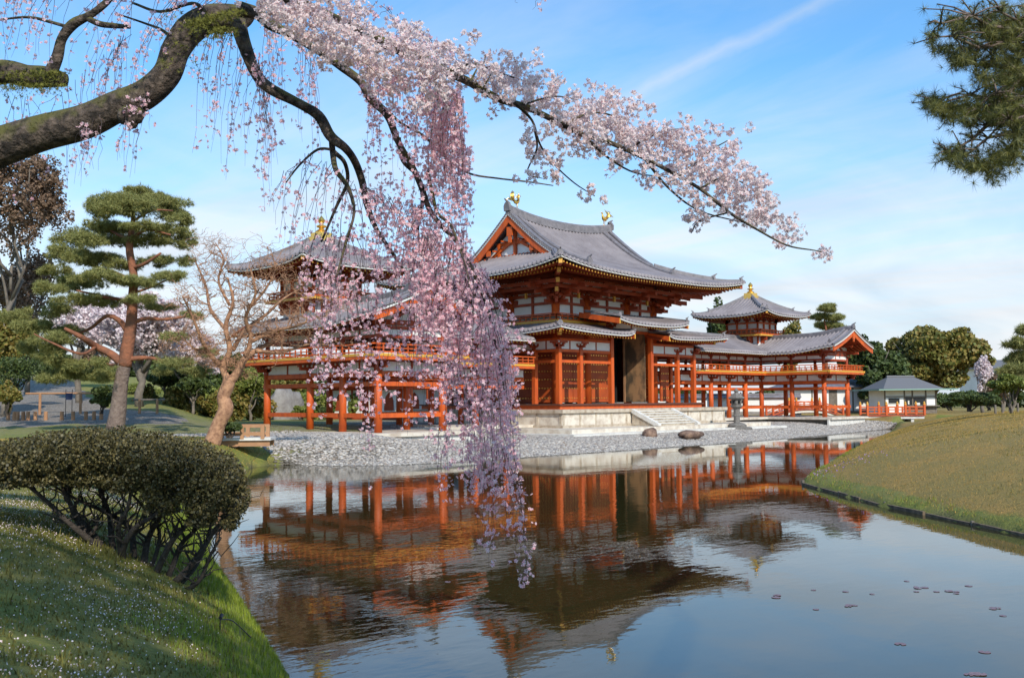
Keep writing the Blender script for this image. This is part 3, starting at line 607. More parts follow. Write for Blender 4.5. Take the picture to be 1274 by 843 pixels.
# ------------------------------------------------------------------ corner towers
def make_tower(m, label):
    T = thing('corner_tower', label, 'tower', (m*TX, TY, 4.6), 'small towers over the wing corners')
    cx, cy = m*TX, TY; A_ = 3.6
    def tp(d): return 6.98+.36*d+.034*d**2.3
    def zl(x, y): return .36*(abs(x)/A_*abs(y)/A_)**3.2
    V, Fq = [], []; us = rib_us(-A_, A_, .35)
    for s1, ax in ((-1, 0), (1, 0), (-1, 1), (1, 1)):
        def pt(u, d, s1=s1, ax=ax):
            a, b_ = u, s1*(A_-d)
            x, y = (a, b_) if ax == 0 else (b_, a)
            return (cx+x, cy+y, tp(d)+zl(x, y))
        face(V, Fq, us, pt, lambda u: A_-abs(u)-.0 if A_-abs(u) < 3.3 else 3.3, n=12)
    rf = nm('roof', np.concatenate(V), np.concatenate(Fq), 'tile', T)
    rb = MB(); wt = MB(); ra = MB()
    for sx in (-1, 1):
        for sy in (-1, 1):
            f = lambda k: (cx+sx*(A_-k), cy+sy*(A_-k), tp(k)+zl(A_-k, A_-k))
            ridge(rb, [f(k) for k in np.linspace(3.3, 1.1, 9)], .24, .24); oni(rb, f(1.1), sx, sy, .7)
            ridge(rb, [f(k) for k in np.linspace(1.1, .12, 4)], .20, .14); oni(rb, f(.15), sx, sy, .55)
    rb.build('ridge_tiles', 'tile2', rf)
    for (p, q, iv) in (((-A_, -A_), (A_, -A_), (0, 1)), ((A_, -A_), (A_, A_), (-1, 0)), ((A_, A_), (-A_, A_), (0, -1)), ((-A_, A_), (-A_, -A_), (1, 0))):
        pts = [np.array(p)+(np.array(q)-np.array(p))*f for f in np.linspace(.01, .99, 17)]
        wt.sweep([(cx+a[0]+iv[0]*.07, cy+a[1]+iv[1]*.07, tp(0)+zl(a[0], a[1])-.09) for a in pts], [(-.04, -.07), (.04, -.07), (.04, 0), (-.04, 0)])
        for (ins, dz, ln) in ((.18, -.18, 1.0), (.75, -.20, 1.6)):
            p2 = np.array(p)*(A_-ins)/A_; q2 = np.array(q)*(A_-ins)/A_
            rafters(ra, (cx+p2[0], cy+p2[1]), (cx+q2[0], cy+q2[1]), iv, 0, .20, lambda f, ln=ln, ins=ins: min(ln, (A_-ins)*(1-abs(2*f-1))+.1), .28, .08, lambda x, y, dz=dz: 6.98+zl((x-cx), (y-cy))+dz)
    wt.build('eave_trim', 'wtrim', rf); ra.build('rafters', ['dred', 'yel'], T)
    b = MB()
    for sx in (-1, 1):
        for sy in (-1, 1): b.beam((cx+sx*(A_-.15), cy+sy*(A_-.15), 7.16), (cx+sx*1.4, cy+sy*1.4, 7.28), .16, .2, 0, 1)
    b.build('hip_rafter', ['dred', 'yel'], T)
    # soffit
    b = MB(); q = A_-.2
    for sx, sy in ((1, 0), (-1, 0), (0, 1), (0, -1)):
        if sx: vs = [(cx+sx*q, cy-q, 7.05), (cx+sx*q, cy+q, 7.05), (cx+sx*1.2, cy+1.2, 7.42), (cx+sx*1.2, cy-1.2, 7.42)]
        else: vs = [(cx-q, cy+sy*q, 7.05), (cx+q, cy+sy*q, 7.05), (cx+1.2, cy+sy*1.2, 7.42), (cx-1.2, cy+sy*1.2, 7.42)]
        b.add(vs, [(0, 1, 2, 3)])
    b.build('soffit', 'dred', T)
    # body
    h = 1.45; b = MB(); b.box(cx-h+.06, cx+h-.06, cy-h+.06, cy+h-.06, 4.4, 7.2); b.build('wall', 'white', T)
    b = MB(); dk = MB()
    for i in range(4):
        for s1 in (-1, 1):
            u = -h+i*2*h/3
            b.cyl(cx+u, cy+s1*h, 4.7, 6.45, .09, None, 8); b.cyl(cx+s1*h, cy+u, 4.7, 6.45, .09, None, 8)
    for z, hh in ((6.48, .12), (5.95, .14), (5.62, .10), (7.1, .14)):
        for s1 in (-1, 1):
            b.beam((cx-h-.1, cy+s1*h, z), (cx+h+.1, cy+s1*h, z), .16, hh); b.beam((cx+s1*h, cy-h-.1, z+.003), (cx+s1*h, cy+h+.1, z+.003), .16, hh)
    b.build('frame', 'red', T)
    for s1 in (-1, 1):
        dk.box(cx-.33, cx+.33, cy+s1*(h-.06), cy+s1*(h+.02), 5.5, 5.85); dk.box(cx+s1*(h-.06), cx+s1*(h+.02), cy-.33, cy+.33, 5.5, 5.85)
        for s2 in (-1, 1):
            dk.box(cx+s2*.8-.26, cx+s2*.8+.26, cy+s1*(h-.05), cy+s1*(h+.03), 5.52, 5.84); dk.box(cx+s1*(h-.05), cx+s1*(h+.03), cy+s2*.8-.26, cy+s2*.8+.26, 5.52, 5.84)
    dk.build('lattice_window', 'green', T)
    b = MB()
    for i in range(4):
        for s1 in (-1, 1):
            u = -h+i*2*h/3; cdx = [(0, s1)]; cdy = [(s1, 0)]
            if i in (0, 3): cdx = [(0, s1), ((-1 if i == 0 else 1)*.7, s1*.7)]
            bracket(b, cx+u, cy+s1*h, 6.45, cdx, .36, 2, (1, 0), .62); bracket(b, cx+s1*h, cy+u, 6.45, cdy, .36, 2, (0, 1), .62)
    for s1 in (-1, 1):
        for s2 in (-1, 0, 1):
            b.beam((cx+s2*.9, cy+s1*(h-.1), 5.28), (cx+s2*.9, cy+s1*(h+.5), 5.28), .14, .3); b.beam((cx+s1*(h-.1), cy+s2*.9, 5.28), (cx+s1*(h+.5), cy+s2*.9, 5.28), .14, .3)
            b.beam((cx+s2*.9, cy+s1*(h-.1), 5.0), (cx+s2*.9, cy+s1*(h+.25), 5.0), .14, .25); b.beam((cx+s1*(h-.1), cy+s2*.9, 5.0), (cx+s1*(h+.25), cy+s2*.9, 5.0), .14, .25)
    b.build('bracket', 'dred', T)
    e = 1.98; b = MB(); b.box(cx-e+.04, cx+e-.04, cy-e+.04, cy+e-.04, 5.28, 5.40); b.build('balcony_deck', 'dred', T)
    b = MB(); c4 = [(cx-e, cy-e), (cx+e, cy-e), (cx+e, cy+e), (cx-e, cy+e), (cx-e, cy-e)]
    for p, q2 in zip(c4[:-1], c4[1:]): b.beam((*p, 5.44), (*q2, 5.44), .10, .12)
    for p in c4[:4]: b.cbox((p[0], p[1], 5.37), (.16, .16, .16))
    b.build('balcony_edge', 'yel', T)
    b = MB(); railing(b, [(cx+(p[0]-cx)*.96, cy+(p[1]-cy)*.96) for p in c4], 5.44, .42, .42); b.build('balcony_railing', 'red', T)
    b = MB(); zt = tp(3.3)
    b.box(cx-.52, cx+.52, cy-.52, cy+.52, zt-.25, zt+.12); b.box(cx-.40, cx+.40, cy-.40, cy+.40, zt+.12, zt+.34)
    b.lathe(cx, cy, [(.30, zt+.34), (.32, zt+.42), (.22, zt+.50), (.12, zt+.56), (.14, zt+.62), (.26, zt+.66), (.27, zt+.72), (.12, zt+.78), (.10, zt+.84), (.17, zt+.92), (.20, zt+1.02), (.13, zt+1.13), (.03, zt+1.24), (.01, zt+1.27)], 14)
    b.build('finial', 'gold', T)
make_tower(-1, 'square tower with gilt finial half hidden by bare twigs and blossom')
make_tower(1, 'square tower with gilt finial in clear sky right of the great hall')
# ------------------------------------------------------------------ main hall
HX = [-23.5*sh, -17*sh, -7*sh, 7*sh, 17*sh, 23.5*sh]; HY = [-19.5*sh, -13*sh, 0, 13*sh, 19.5*sh]
H = thing('phoenix_hall', 'great red hall with curved grey roof and two gilt birds at the centre', 'temple hall', (0, 0, -.35))
MX, MY = 17*sh, 13*sh; PX, PY = 23.5*sh, 19.5*sh
# podium
PD = thing('stone_podium', 'pale stone podium with front steps carrying the great red hall', 'podium', (0, 0, -1.35))
b = MB(); b.box(-8.75, 8.75, -7.6, 7.6, -.56, -.355); b.build('coping', 'stone', PD)
b = MB(); b.box(-8.6, 8.6, -7.45, 7.45, -1.4, -.562); b.build('slab_wall', 'pale', PD)
b = MB()
for x in list(np.linspace(-8.5, -2.6, 5))+list(np.linspace(2.6, 8.5, 5)):
    b.box(x-.07, x+.07, -7.485, -7.45, -1.28, -.565)
for s1 in (-1, 1):
    for y in np.linspace(-7.3, 7.3, 9): b.box(s1*8.6, s1*8.635, y-.09, y+.09, -1.28, -.565)
b.box(-8.66, 8.66, -7.53, 7.53, -1.45, -1.27); b.build('base_course', 'stone', PD)
b = MB(); b2 = MB()
for i in range(6):
    yf_ = -7.62-.30*(5-i)-.3; zt_ = -1.24+i*.148
    b2.box(-1.94, 1.94, yf_+.035, -7.60, zt_-.35 if i else -1.45, zt_-.05); b.box(-1.95, 1.95, yf_, yf_+.36 if i < 5 else -7.60, zt_-.05, zt_)
b.build('tread', 'wstone', PD); b2.build('step_riser', 'stone', PD)
b = MB()
for s1 in (-1, 1):
    x0_, x1_ = s1*1.97, s1*2.27
    vs = [(x, y, z) for x in (x0_, x1_) for y, z in ((-7.58, -.36), (-7.58, -.62), (-9.3, -1.40), (-9.62, -1.40), (-9.62, -1.28))]
    b.add(vs, [(0, 1, 2, 3, 4), (9, 8, 7, 6, 5)]+[(i, 5+i, 5+(i+1) % 5, (i+1) % 5) for i in range(5)])
b.build('stair_cheek', 'wstone', PD)
b = MB()
for s1 in (-1, 1): b.add([(s1*2.2, -7.58, -.62), (s1*2.2, -7.58, -1.4), (s1*2.2, -9.4, -1.4), (s1*2.02, -7.58, -.62), (s1*2.02, -7.58, -1.4), (s1*2.02, -9.4, -1.4)], [(0, 1, 2), (5, 4, 3), (0, 3, 4, 1), (1, 4, 5, 2), (2, 5, 3, 0)])
b.build('stair_side', 'stone', PD)
t_ = MB(); t_.box(-10.6, 10.6, -9.9, 9.9, -1.9, -1.42); to = t_.build('stone_apron', 'pale'); props(to, 'low pale stone kerb step running round the foot of the podium', 'kerb')
t_ = MB(); t_.box(-11.4, 11.4, -10.7, 10.7, -1.95, -1.66); to = t_.build('gravel_border_kerb', 'wstone'); props(to, 'pale stone border between the podium kerb and the cobbles', 'kerb')
# veranda floor
b = MB(); b.box(-7.62, 7.62, -6.42, 6.42, -.13, -.03); b.build('veranda_floor', 'dwood', H)
b = MB(); b.box(-7.5, 7.5, -6.3, 6.3, -.352, -.132); b.build('veranda_skirt', 'red', H)
# mokoshi columns (square) + moya columns
for x in HX:
    for y in HY:
        if abs(x) > 7 or abs(y) > 5.5:
            tall = abs(x) < 2.5
            b = MB(); b.cbox((x, y, (3.28+(1.45 if tall else 0))/2-.02), (.27, .27, 3.30+(1.45 if tall else 0))); b.build('porch_column', 'red', H)
            b = MB(); z = 3.26+(1.4 if tall else 0); out = []
            if abs(y) > 5.5: out.append((0, math.copysign(1, y)))
            if abs(x) > 7: out.append((math.copysign(1, x), 0))
            if len(out) == 2: out.append((math.copysign(.7, x), math.copysign(.7, y)))
            bracket(b, x, y, z, out, .42, 1, (1, 0) if abs(y) > 5.5 else (0, 1), .72); b.build('porch_bracket', 'dred', H)
        if abs(x) < 7 and abs(y) < 5.5 and not (abs(x) < 3 and abs(y) < 1):
            b = MB(); b.cyl(x, y, -.05, 7.0, .27, .26, 18); b.build('main_column', 'red', H, True)
# porch beams and white panels
b = MB(); wp_ = MB(); st = MB()
def prun(p, q, raised=0.0, low=True):
    ux = np.array([q[0]-p[0], q[1]-p[1]]); ux = ux/np.linalg.norm(ux)
    b.beam((*p, 3.27+raised), (*q, 3.27+raised), .16, .16)
    if low: b.beam((*p, 2.62), (*q, 2.62), .15, .17)
    wp_.beam((*p, 3.78+raised), (*q, 3.78+raised), .06, .50); b.beam((*p, 3.93+raised), (*q, 3.93+raised), .14, .14)
    n = 2
    for i in range(1, n):
        f = i/n; st.cbox((p[0]+(q[0]-p[0])*f, p[1]+(q[1]-p[1])*f, 3.53+raised), (.10, .10, .50))
for s1 in (-1, 1):
    for i, (xa, xb) in enumerate(zip(HX[:-1], HX[1:])):
        r = 1.40 if i == 2 else 0
        prun((xa, s1*PY), (xb, s1*PY), r, i != 2)
    for ya, yb in zip(HY[:-1], HY[1:]): prun((s1*(PX-.002), ya), (s1*(PX-.002), yb))
b.build('porch_beam', 'red', H); wp_.build('porch_wall_panel', 'white', H); st.build('porch_strut', 'dred', H)
# core walls and doors
b = MB(); b.box(-MX+.1, MX-.1, MY-.12, MY, 0, 4.9); b.box(MX-.12, MX-.004, -MY+.1, MY-.1, 0, 4.9); b.box(-MX+.004, -MX+.12, -MY+.1, MY-.1, 0, 4.9)
b.box(-MX+.1, -7*sh, -MY, -MY+.12, 2.9, 4.9); b.box(7*sh, MX-.1, -MY+.003, -MY+.12, 2.9, 4.9); b.build('core_wall', 'dred', H)
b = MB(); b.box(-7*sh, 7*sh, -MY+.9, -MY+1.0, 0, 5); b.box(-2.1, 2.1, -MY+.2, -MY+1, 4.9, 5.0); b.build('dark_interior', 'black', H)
def door(x0_, x1_, y, nrm, name='door', z1=2.86, ax='x'):
    """a leaf with rows of gilt studs; nrm = sign of outward side"""
    d_ = MB(); sd = MB()
    if ax == 'x': d_.box(x0_+.02, x1_-.02, y-.05, y+.05, .06, z1)
    else: d_.box(y-.05, y+.05, x0_+.02, x1_-.02, .06, z1)
    o = d_.build(name, 'door', H)
    n = max(3, int((x1_-x0_)/.24))
    for r in (.32, .95, 1.5, 2.02, 2.5)+((3.1, 3.7, 4.3) if z1 > 4 else ()):
        for i in range(n):
            u = x0_+(x1_-x0_)*(i+.5)/n
            c = (u, y+nrm*.06, r+.0) if ax == 'x' else (y+nrm*.06, u, r)
            sd.cbox(c, (.075, .05, .075) if ax == 'x' else (.05, .075, .075))
    sd.build('stud', 'gold', o)
W_ = (MX-7*sh)
for s1 in (-1, 1):
    xa, xb = (-MX+.28, -7*sh-.28) if s1 < 0 else (7*sh+.28, MX-.28)
    door(xa, (xa+xb)/2, -MY-.02, -1); door((xa+xb)/2, xb, -MY-.02, -1)
    for ya, yb in ((-MY+.28, -.28), (.28, MY-.28)): door(ya, (ya+yb)/2, s1*(MX+.02), s1, ax='y'); door((ya+yb)/2, yb, s1*(MX+.02), s1, ax='y')
for s1 in (-1, 1):     # the tall leaves of the centre bay stand open towards the pond
    if s1 < 0: continue
    b = MB(); b.box(s1*1.78, s1*1.86, -MY-1.72, -MY-.08, .05, 4.75); o = b.build('open_door_leaf', 'board', H); b = MB(); b.box(s1*1.74, s1*1.88, -MY-.08, -MY+.06, .03, 4.8); b.build('hinge_stile', 'wood', o)
    door(MX+.28, MX+1.3, -MY-.3, -1, z1=2.7) if s1 > 0 else None
b = MB(); b.box(2.14, 2.22, -PY+.2, -MY, .05, 4.8); b.build('reveal_panel', 'red', H)
b = MB()
for z in (.4, 1.0, 1.6, 2.3, 3.2, 3.9): b.cbox((2.12, -PY+.35, z), (.06, .09, .09))
b.build('reveal_stud', 'gold', H)
door(-1.95, .62, -MY-.02, -1, z1=4.75)
# transom with studs above the doors
b = MB()
for s1 in (-1, 1):
    for r in (3.02,):
        for i in range(9):
            u = s1*(7*sh+.35+i*.28); b.cbox((u, -MY-.02, r), (.06, .05, .06))
        for i in range(26): b.cbox((s1*(MX+.02), -3.6+i*.288, r), (.05, .06, .06))
b.build('transom_stud', 'gold', H)
# porch roofs
def mlift(x, y, X_e, Y_e): return .30*(min(abs(x)/X_e, 1)*min(abs(y)/Y_e, 1))**3.5
EX, EY = 8.95, 7.70
mp_ = lambda d: 4.27+.19*d+.008*d*d
V, Fq = [], []
def mpt(u, d, s1, ax, xe=EX, ye=EY, z=0.0, pf=mp_):
    if ax == 0: x, y = u, s1*(ye-d)
    else: x, y = s1*(xe-d), u
    return (x, y, pf(d)+mlift(x, y, xe, ye)+z)
def dmx(E, stop): return lambda u: min(stop, max(E-abs(u), 0.01))
for s1 in (-1, 1):
    def pt(u, d, s1=s1):
        x, y, z = mpt(u, d, s1, 0); e = abs(x)
        k = .22*math.exp(-max(e-1.85, 0)/.35) if e < 3 else 0
        return (x, y, z+k*max(0, 1-d/1.5))
    for a, c_ in ((-EX, -1.85), (1.85, EX)): face(V, Fq, rib_us(a, c_, .34), pt, dmx(EX, EY-MY-.15), n=10)
    face(V, Fq, rib_us(-EY, EY, .34), lambda u, d, s1=s1: mpt(u, d, s1, 1), dmx(EY, EX-MX-.15), n=10)
lr = nm('porch_roof', np.concatenate(V), np.concatenate(Fq), 'tile', H)
V, Fq = [], []; CX, CY = 3.70, 7.95; cpf = lambda d: 4.98+.26*d
for s1 in (-1, 1):
    def pt(u, d, s1=s1):
        x = u; y = s1*(CY-d); return (x, y, cpf(d)+.30*(abs(x)/CX)**3*(max(0, 1-d/3)))
    V, Fq = [], []; face(V, Fq, rib_us(-CX, CX, .34), pt, lambda u: 2.9, n=10); nm('raised_porch_roof', np.concatenate(V), np.concatenate(Fq), 'tile', H)

wt = MB(); ra = MB(); rg = MB(); ob = MB()
def eline(mb, p, q, iv, zf, n=17, ins=.07):
    P = [np.array(p)+(np.array(q)-np.array(p))*f for f in np.linspace(.005, .995, n)]
    mb.sweep([(a[0]+iv[0]*ins, a[1]+iv[1]*ins, zf(a[0], a[1])-.09) for a in P], [(-.045, -.07), (.045, -.07), (.045, 0), (-.045, 0)])
zl = lambda x, y: 4.27+mlift(x, y, EX, EY)
for s1 in (-1, 1):
    for a, c_ in ((-EX, -1.85), (1.85, EX)):
        eline(wt, (a, s1*EY), (c_, s1*EY), (0, -s1), lambda x, y: zl(x, y)+(.22*math.exp(-max(abs(x)-1.85, 0)/.35) if abs(x) < 3 else 0))
        cor_ = a if abs(a) > 3 else c_
        rafters(ra, (a*.985, s1*(EY-.16)), (c_*.985, s1*(EY-.16)), (0, -s1), 0, .24, lambda f, a=a, c_=c_: min(1.7, EX-abs(a+(c_-a)*f)+.15), .27, .08, lambda x, y: zl(x, y)-.18)
        rafters(ra, (a*.93, s1*(EY-.62)), (c_*.985, s1*(EY-.62)), (0, -s1), 0, .24, lambda f, a=a, c_=c_: min(1.3, EX-abs(a+(c_-a)*f)), .27, .07, lambda x, y: 4.25+mlift(x, y, EX, EY)*.8-.16)
        e = c_ if abs(c_) < 3 else a
        ob.beam((e, s1*(EY-.05), 4.30), (e, s1*MY, 5.02), .10, .30, 0, 1); rg.sweep([(e, s1*(EY-.02-k), mp_(k)+.22*max(0, 1-k/1.5)+.05) for k in np.linspace(0, 3.4, 6)], [(-.10, -.02), (.10, -.02), (.07, .10), (-.07, .10)])
    eline(wt, (s1*EX, -EY), (s1*EX, EY), (-s1, 0), zl)
    rafters(ra, (s1*(EX-.16), -EY*.985), (s1*(EX-.16), EY*.985), (-s1, 0), 0, .24, lambda f: min(1.7, EY*(1-abs(2*f-1))+.15), .27, .08, lambda x, y: zl(x, y)-.18)
    rafters(ra, (s1*(EX-.62), -EY*.93), (s1*(EX-.62), EY*.93), (-s1, 0), 0, .24, lambda f: min(1.3, EY*(1-abs(2*f-1))), .27, .07, lambda x, y: 4.25+mlift(x, y, EX, EY)*.8-.16)
    # raised roof trims
    zc_ = lambda x, y: 4.98+.30*(abs(x)/CX)**3
    eline(wt, (-CX, s1*CY), (CX, s1*CY), (0, -s1), zc_)
    rafters(ra, (-CX*.98, s1*(CY-.16)), (CX*.98, s1*(CY-.16)), (0, -s1), 0, .24, 1.9, .27, .08, lambda x, y: zc_(x, y)-.18)
    for s2 in (-1, 1):
        ob.beam((s2*(CX-.04), s1*(CY-.06), 5.20), (s2*(CX-.04), s1*(MY+.7), 5.76), .10, .34, 0, 1)
        rg.sweep([(s2*(CX-.03), s1*(CY-.02-k), cpf(k)+.30*max(0, 1-k/3)+.05) for k in np.linspace(0, 2.8, 6)], [(-.10, -.02), (.10, -.02), (.07, .12), (-.07, .12)])
        oni(rg, (s2*(CX-.1), s1*(CY-.12), 5.38), s2*.3, s1, .5)
        hf = lambda k: (s2*(EX-k), s1*(EY-k), mp_(k)+mlift(EX-k, EY-k, EX, EY))
        ridge(rg, [hf(k) for k in np.linspace(3.4, .15, 9)], .20, .18); oni(rg, hf(.25), s2, s1, .72)
        ob.beam((s2*(EX-.2), s1*(EY-.2), 4.40), (s2*(PX-.2), s1*(PY-.2), 4.62), .15, .22, 0, 1); ob.cbox((s2*(EX-.75), s1*(EY-.75), 4.12), (.17, .17, .2), 1)
        ob.beam((s2*(EX-.8), s1*(EY-.8), 4.2), (s2*(PX-.2), s1*(PY-.2), 4.30), .14, .18, 0, 1)
wt.build('eave_trim', 'wtrim', H); ra.build('porch_rafters', ['dred', 'yel'], H); rg.build('porch_ridge', 'tile2', H); ob.build('porch_hip_rafter', ['red', 'yel'], H)
b = MB()   # boards under porch roofs
for s1 in (-1, 1):
    for a, c_ in ((-1, -1), (1, 1)):
        b.add([(a*(EX-.2), s1*(EY-.2), 4.28), (a*1.9, s1*(EY-.2), 4.22), (a*1.9, s1*MY, 4.95), (a*MX, s1*MY, 4.95)], [(0, 1, 2, 3)])
        b.add([(a*(EX-.2), s1*(EY-.2), 4.28), (a*(EX-.2), 0, 4.20), (a*MX, 0, 4.95), (a*MX, s1*MY, 4.95)], [(0, 1, 2, 3)])
    b.add([(-CX+.1, s1*(CY-.2), 5.05), (CX-.1, s1*(CY-.2), 5.05), (CX-.1, s1*MY, 5.6), (-CX+.1, s1*MY, 5.6)], [(0, 1, 2, 3)])
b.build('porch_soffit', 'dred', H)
# upper storey
b = MB(); b.box(-MX+.05, MX-.05, -MY+.05, MY-.05, 4.9, 7.08); b.build('upper_wall', 'white', H)
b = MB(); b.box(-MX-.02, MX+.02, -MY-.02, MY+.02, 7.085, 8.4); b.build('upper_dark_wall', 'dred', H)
b = MB()
for s1 in (-1, 1):
    for z, hh, ww in ((5.62, .16, .26), (6.42, .16, .20), (6.98, .18, .24), (7.75, .2, .3)):
        b.beam((-MX-.3, s1*MY, z), (MX+.3, s1*MY, z), ww, hh); b.beam((s1*MX, -MY-.3, z+.003), (s1*MX, MY+.3, z+.003), ww, hh)
    for xa, xb in zip(HX[1:-2], HX[2:-1]): b.cbox(((xa+xb)/2, s1*MY, 6.3), (.14, .16, 1.5))
    for ya, yb in zip(HY[1:-2], HY[2:-1]): b.cbox((s1*MX, (ya+yb)/2, 6.3), (.16, .14, 1.5))
    # shallow soffit frames under the big eaves
b.build('upper_beam', 'dred', H)
b = MB()
for s1 in (-1, 1):   # gilt metal ends of tail beams
    for xa, xb in zip(HX[1:-2], HX[2:-1]): b.cbox(((xa+xb)/2, s1*(MY+.62), 6.85), (.14, .14, .36))
    for ya, yb in zip(HY[1:-2], HY[2:-1]): b.cbox((s1*(MX+.62), (ya+yb)/2, 6.85), (.14, .14, .36))
b.build('tail_fitting', 'yel', H)
for x in HX[1:-1]:
    for y in HY[1:-1]:
        if abs(x) < 3 and abs(y) < 1: continue
        out = []
        if abs(y) > 3: out.append((0, math.copysign(1, y)))
        if abs(x) > 5: out.append((math.copysign(1, x), 0))
        if len(out) == 2: out.append((math.copysign(.75, x), math.copysign(.75, y)))
        b = MB(); bracket(b, x, y, 6.10, out, .62, 3, (1, 0) if abs(y) > 3 else (0, 1), 1.15)
        for o in out:
            b.beam((x-o[0]*.2, y-o[1]*.2, 7.95), (x+o[0]*2.5, y+o[1]*2.5, 7.35), .17, .24); b.beam((x, y, 7.5), (x+o[0]*1.9, y+o[1]*1.9, 7.0), .17, .24)
            b.beam((x, y, 6.5), (x+o[0]*1.0, y+o[1]*1.0, 6.5), .17, .22)
        b.build('bracket_set', 'dred', H)
# balcony of the upper storey
e = .62; b = MB(); y_ = MB(); g_ = MB()
c4 = [(-MX-e, -MY-e), (MX+e, -MY-e), (MX+e, MY+e), (-MX-e, MY+e), (-MX-e, -MY-e)]
b.box(-MX-e+.05, MX+e-.05, -MY-e+.05, MY+e-.05, 5.02, 5.14)
for p, q in zip(c4[:-1], c4[1:]):
    y_.beam((*p, 5.20), (*q, 5.20), .11, .15); b.beam((*p, 5.04), (*q, 5.04), .09, .26)
def rs(p, k): return (p[0]*(abs(p[0])-k)/abs(p[0]), p[1]*(abs(p[1])-k)/abs(p[1]))
c5 = [rs(p, .10) for p in c4]
railing(b, c5, 5.20, .46, .52, over=.25)
for p, q in zip([rs(p, .16) for p in c4][:-1], [rs(p, .16) for p in c4][1:]):
    n = int(math.hypot(q[0]-p[0], q[1]-p[1])/.7)
    for i in range(n):
        f0, f1 = (i+.16)/n, (i+.84)/n; g_.beam((p[0]+(q[0]-p[0])*f0, p[1]+(q[1]-p[1])*f0, 5.43), (p[0]+(q[0]-p[0])*f1, p[1]+(q[1]-p[1])*f1, 5.43), .03, .15)
b.build('upper_railing', 'red', H); y_.build('balcony_edge', 'yel', H); g_.build('railing_lattice', 'green', H)
# great roof: hip-and-gable
RX, RY, RG, L_ = 9.90, 8.60, 5.35, .62
rp = lambda d: 7.86+.30*d+.0026*d**3
rl = lambda x, y: L_*(min(abs(x)/RX, 1)*min(abs(y)/RY, 1))**3.4
rsag = lambda x, d: .50*(abs(x)/5.3)**2.2*ss(3.6, 8.6, d)*(1 if abs(x) < 6 else 0)
V, Fq = [], []
for s1 in (-1, 1):
    def pf(u, d, s1=s1): return (u, s1*(RY-d), rp(d)+rl(u, RY-d)+float(rsag(u, d)))
    side = lambda u: max(RX-abs(u), .01)
    face(V, Fq, rib_us(-RX, -RG, .34), pf, side, .115, 18, .10); face(V, Fq, rib_us(RG, RX, .34), pf, side, .115, 18, .10)
    face(V, Fq, rib_us(-RG, RG, .34), pf, lambda u: RY, .115, 22, .10)
    face(V, Fq, rib_us(-RY, RY, .34), lambda u, d, s1=s1: (s1*(RX-d), u, rp(d)+rl(RX-d, u)), lambda u: min(max(RY-abs(u), .01), RX-RG+.95), .115, 16, .10)
GR = nm('great_roof', np.concatenate(V), np.concatenate(Fq), 'tile', H)
rg = MB(); zr = lambda x: rp(RY)+float(rsag(x, RY))
ridge(rg, [(x, 0, zr(x)) for x in np.linspace(-RG-.05, RG+.05, 19)], .42, .52)
for s1 in (-1, 1):
    oni(rg, (s1*(RG+.05), 0, zr(RG)+.22), s1, 0, 1.15)
    for s2 in (-1, 1):
        f = lambda d: (s1*4.45, s2*(RY-d), rp(d)+float(rsag(4.45, d)))
        ridge(rg, [f(d) for d in np.linspace(RY-.15, 2.5, 14)], .30, .26); oni(rg, (s1*4.45, s2*(RY-2.45), rp(2.45)+.05), 0, s2, .95)
        h_ = lambda k: (s1*(RX-k), s2*(RY-k), rp(k)+rl(RX-k, RY-k))
        ridge(rg, [h_(k) for k in np.linspace(4.6, 1.7, 10)], .32, .30); oni(rg, h_(1.62), s1, s2, .95)
        ridge(rg, [h_(k) for k in np.linspace(1.7, .15, 7)], .24, .20); oni(rg, h_(.25), s1, s2, .75)
rg.build('roof_ridge', 'tile2', GR)
vg = MB(); wt = MB(); bb = MB(); gw = MB(); gf = MB()
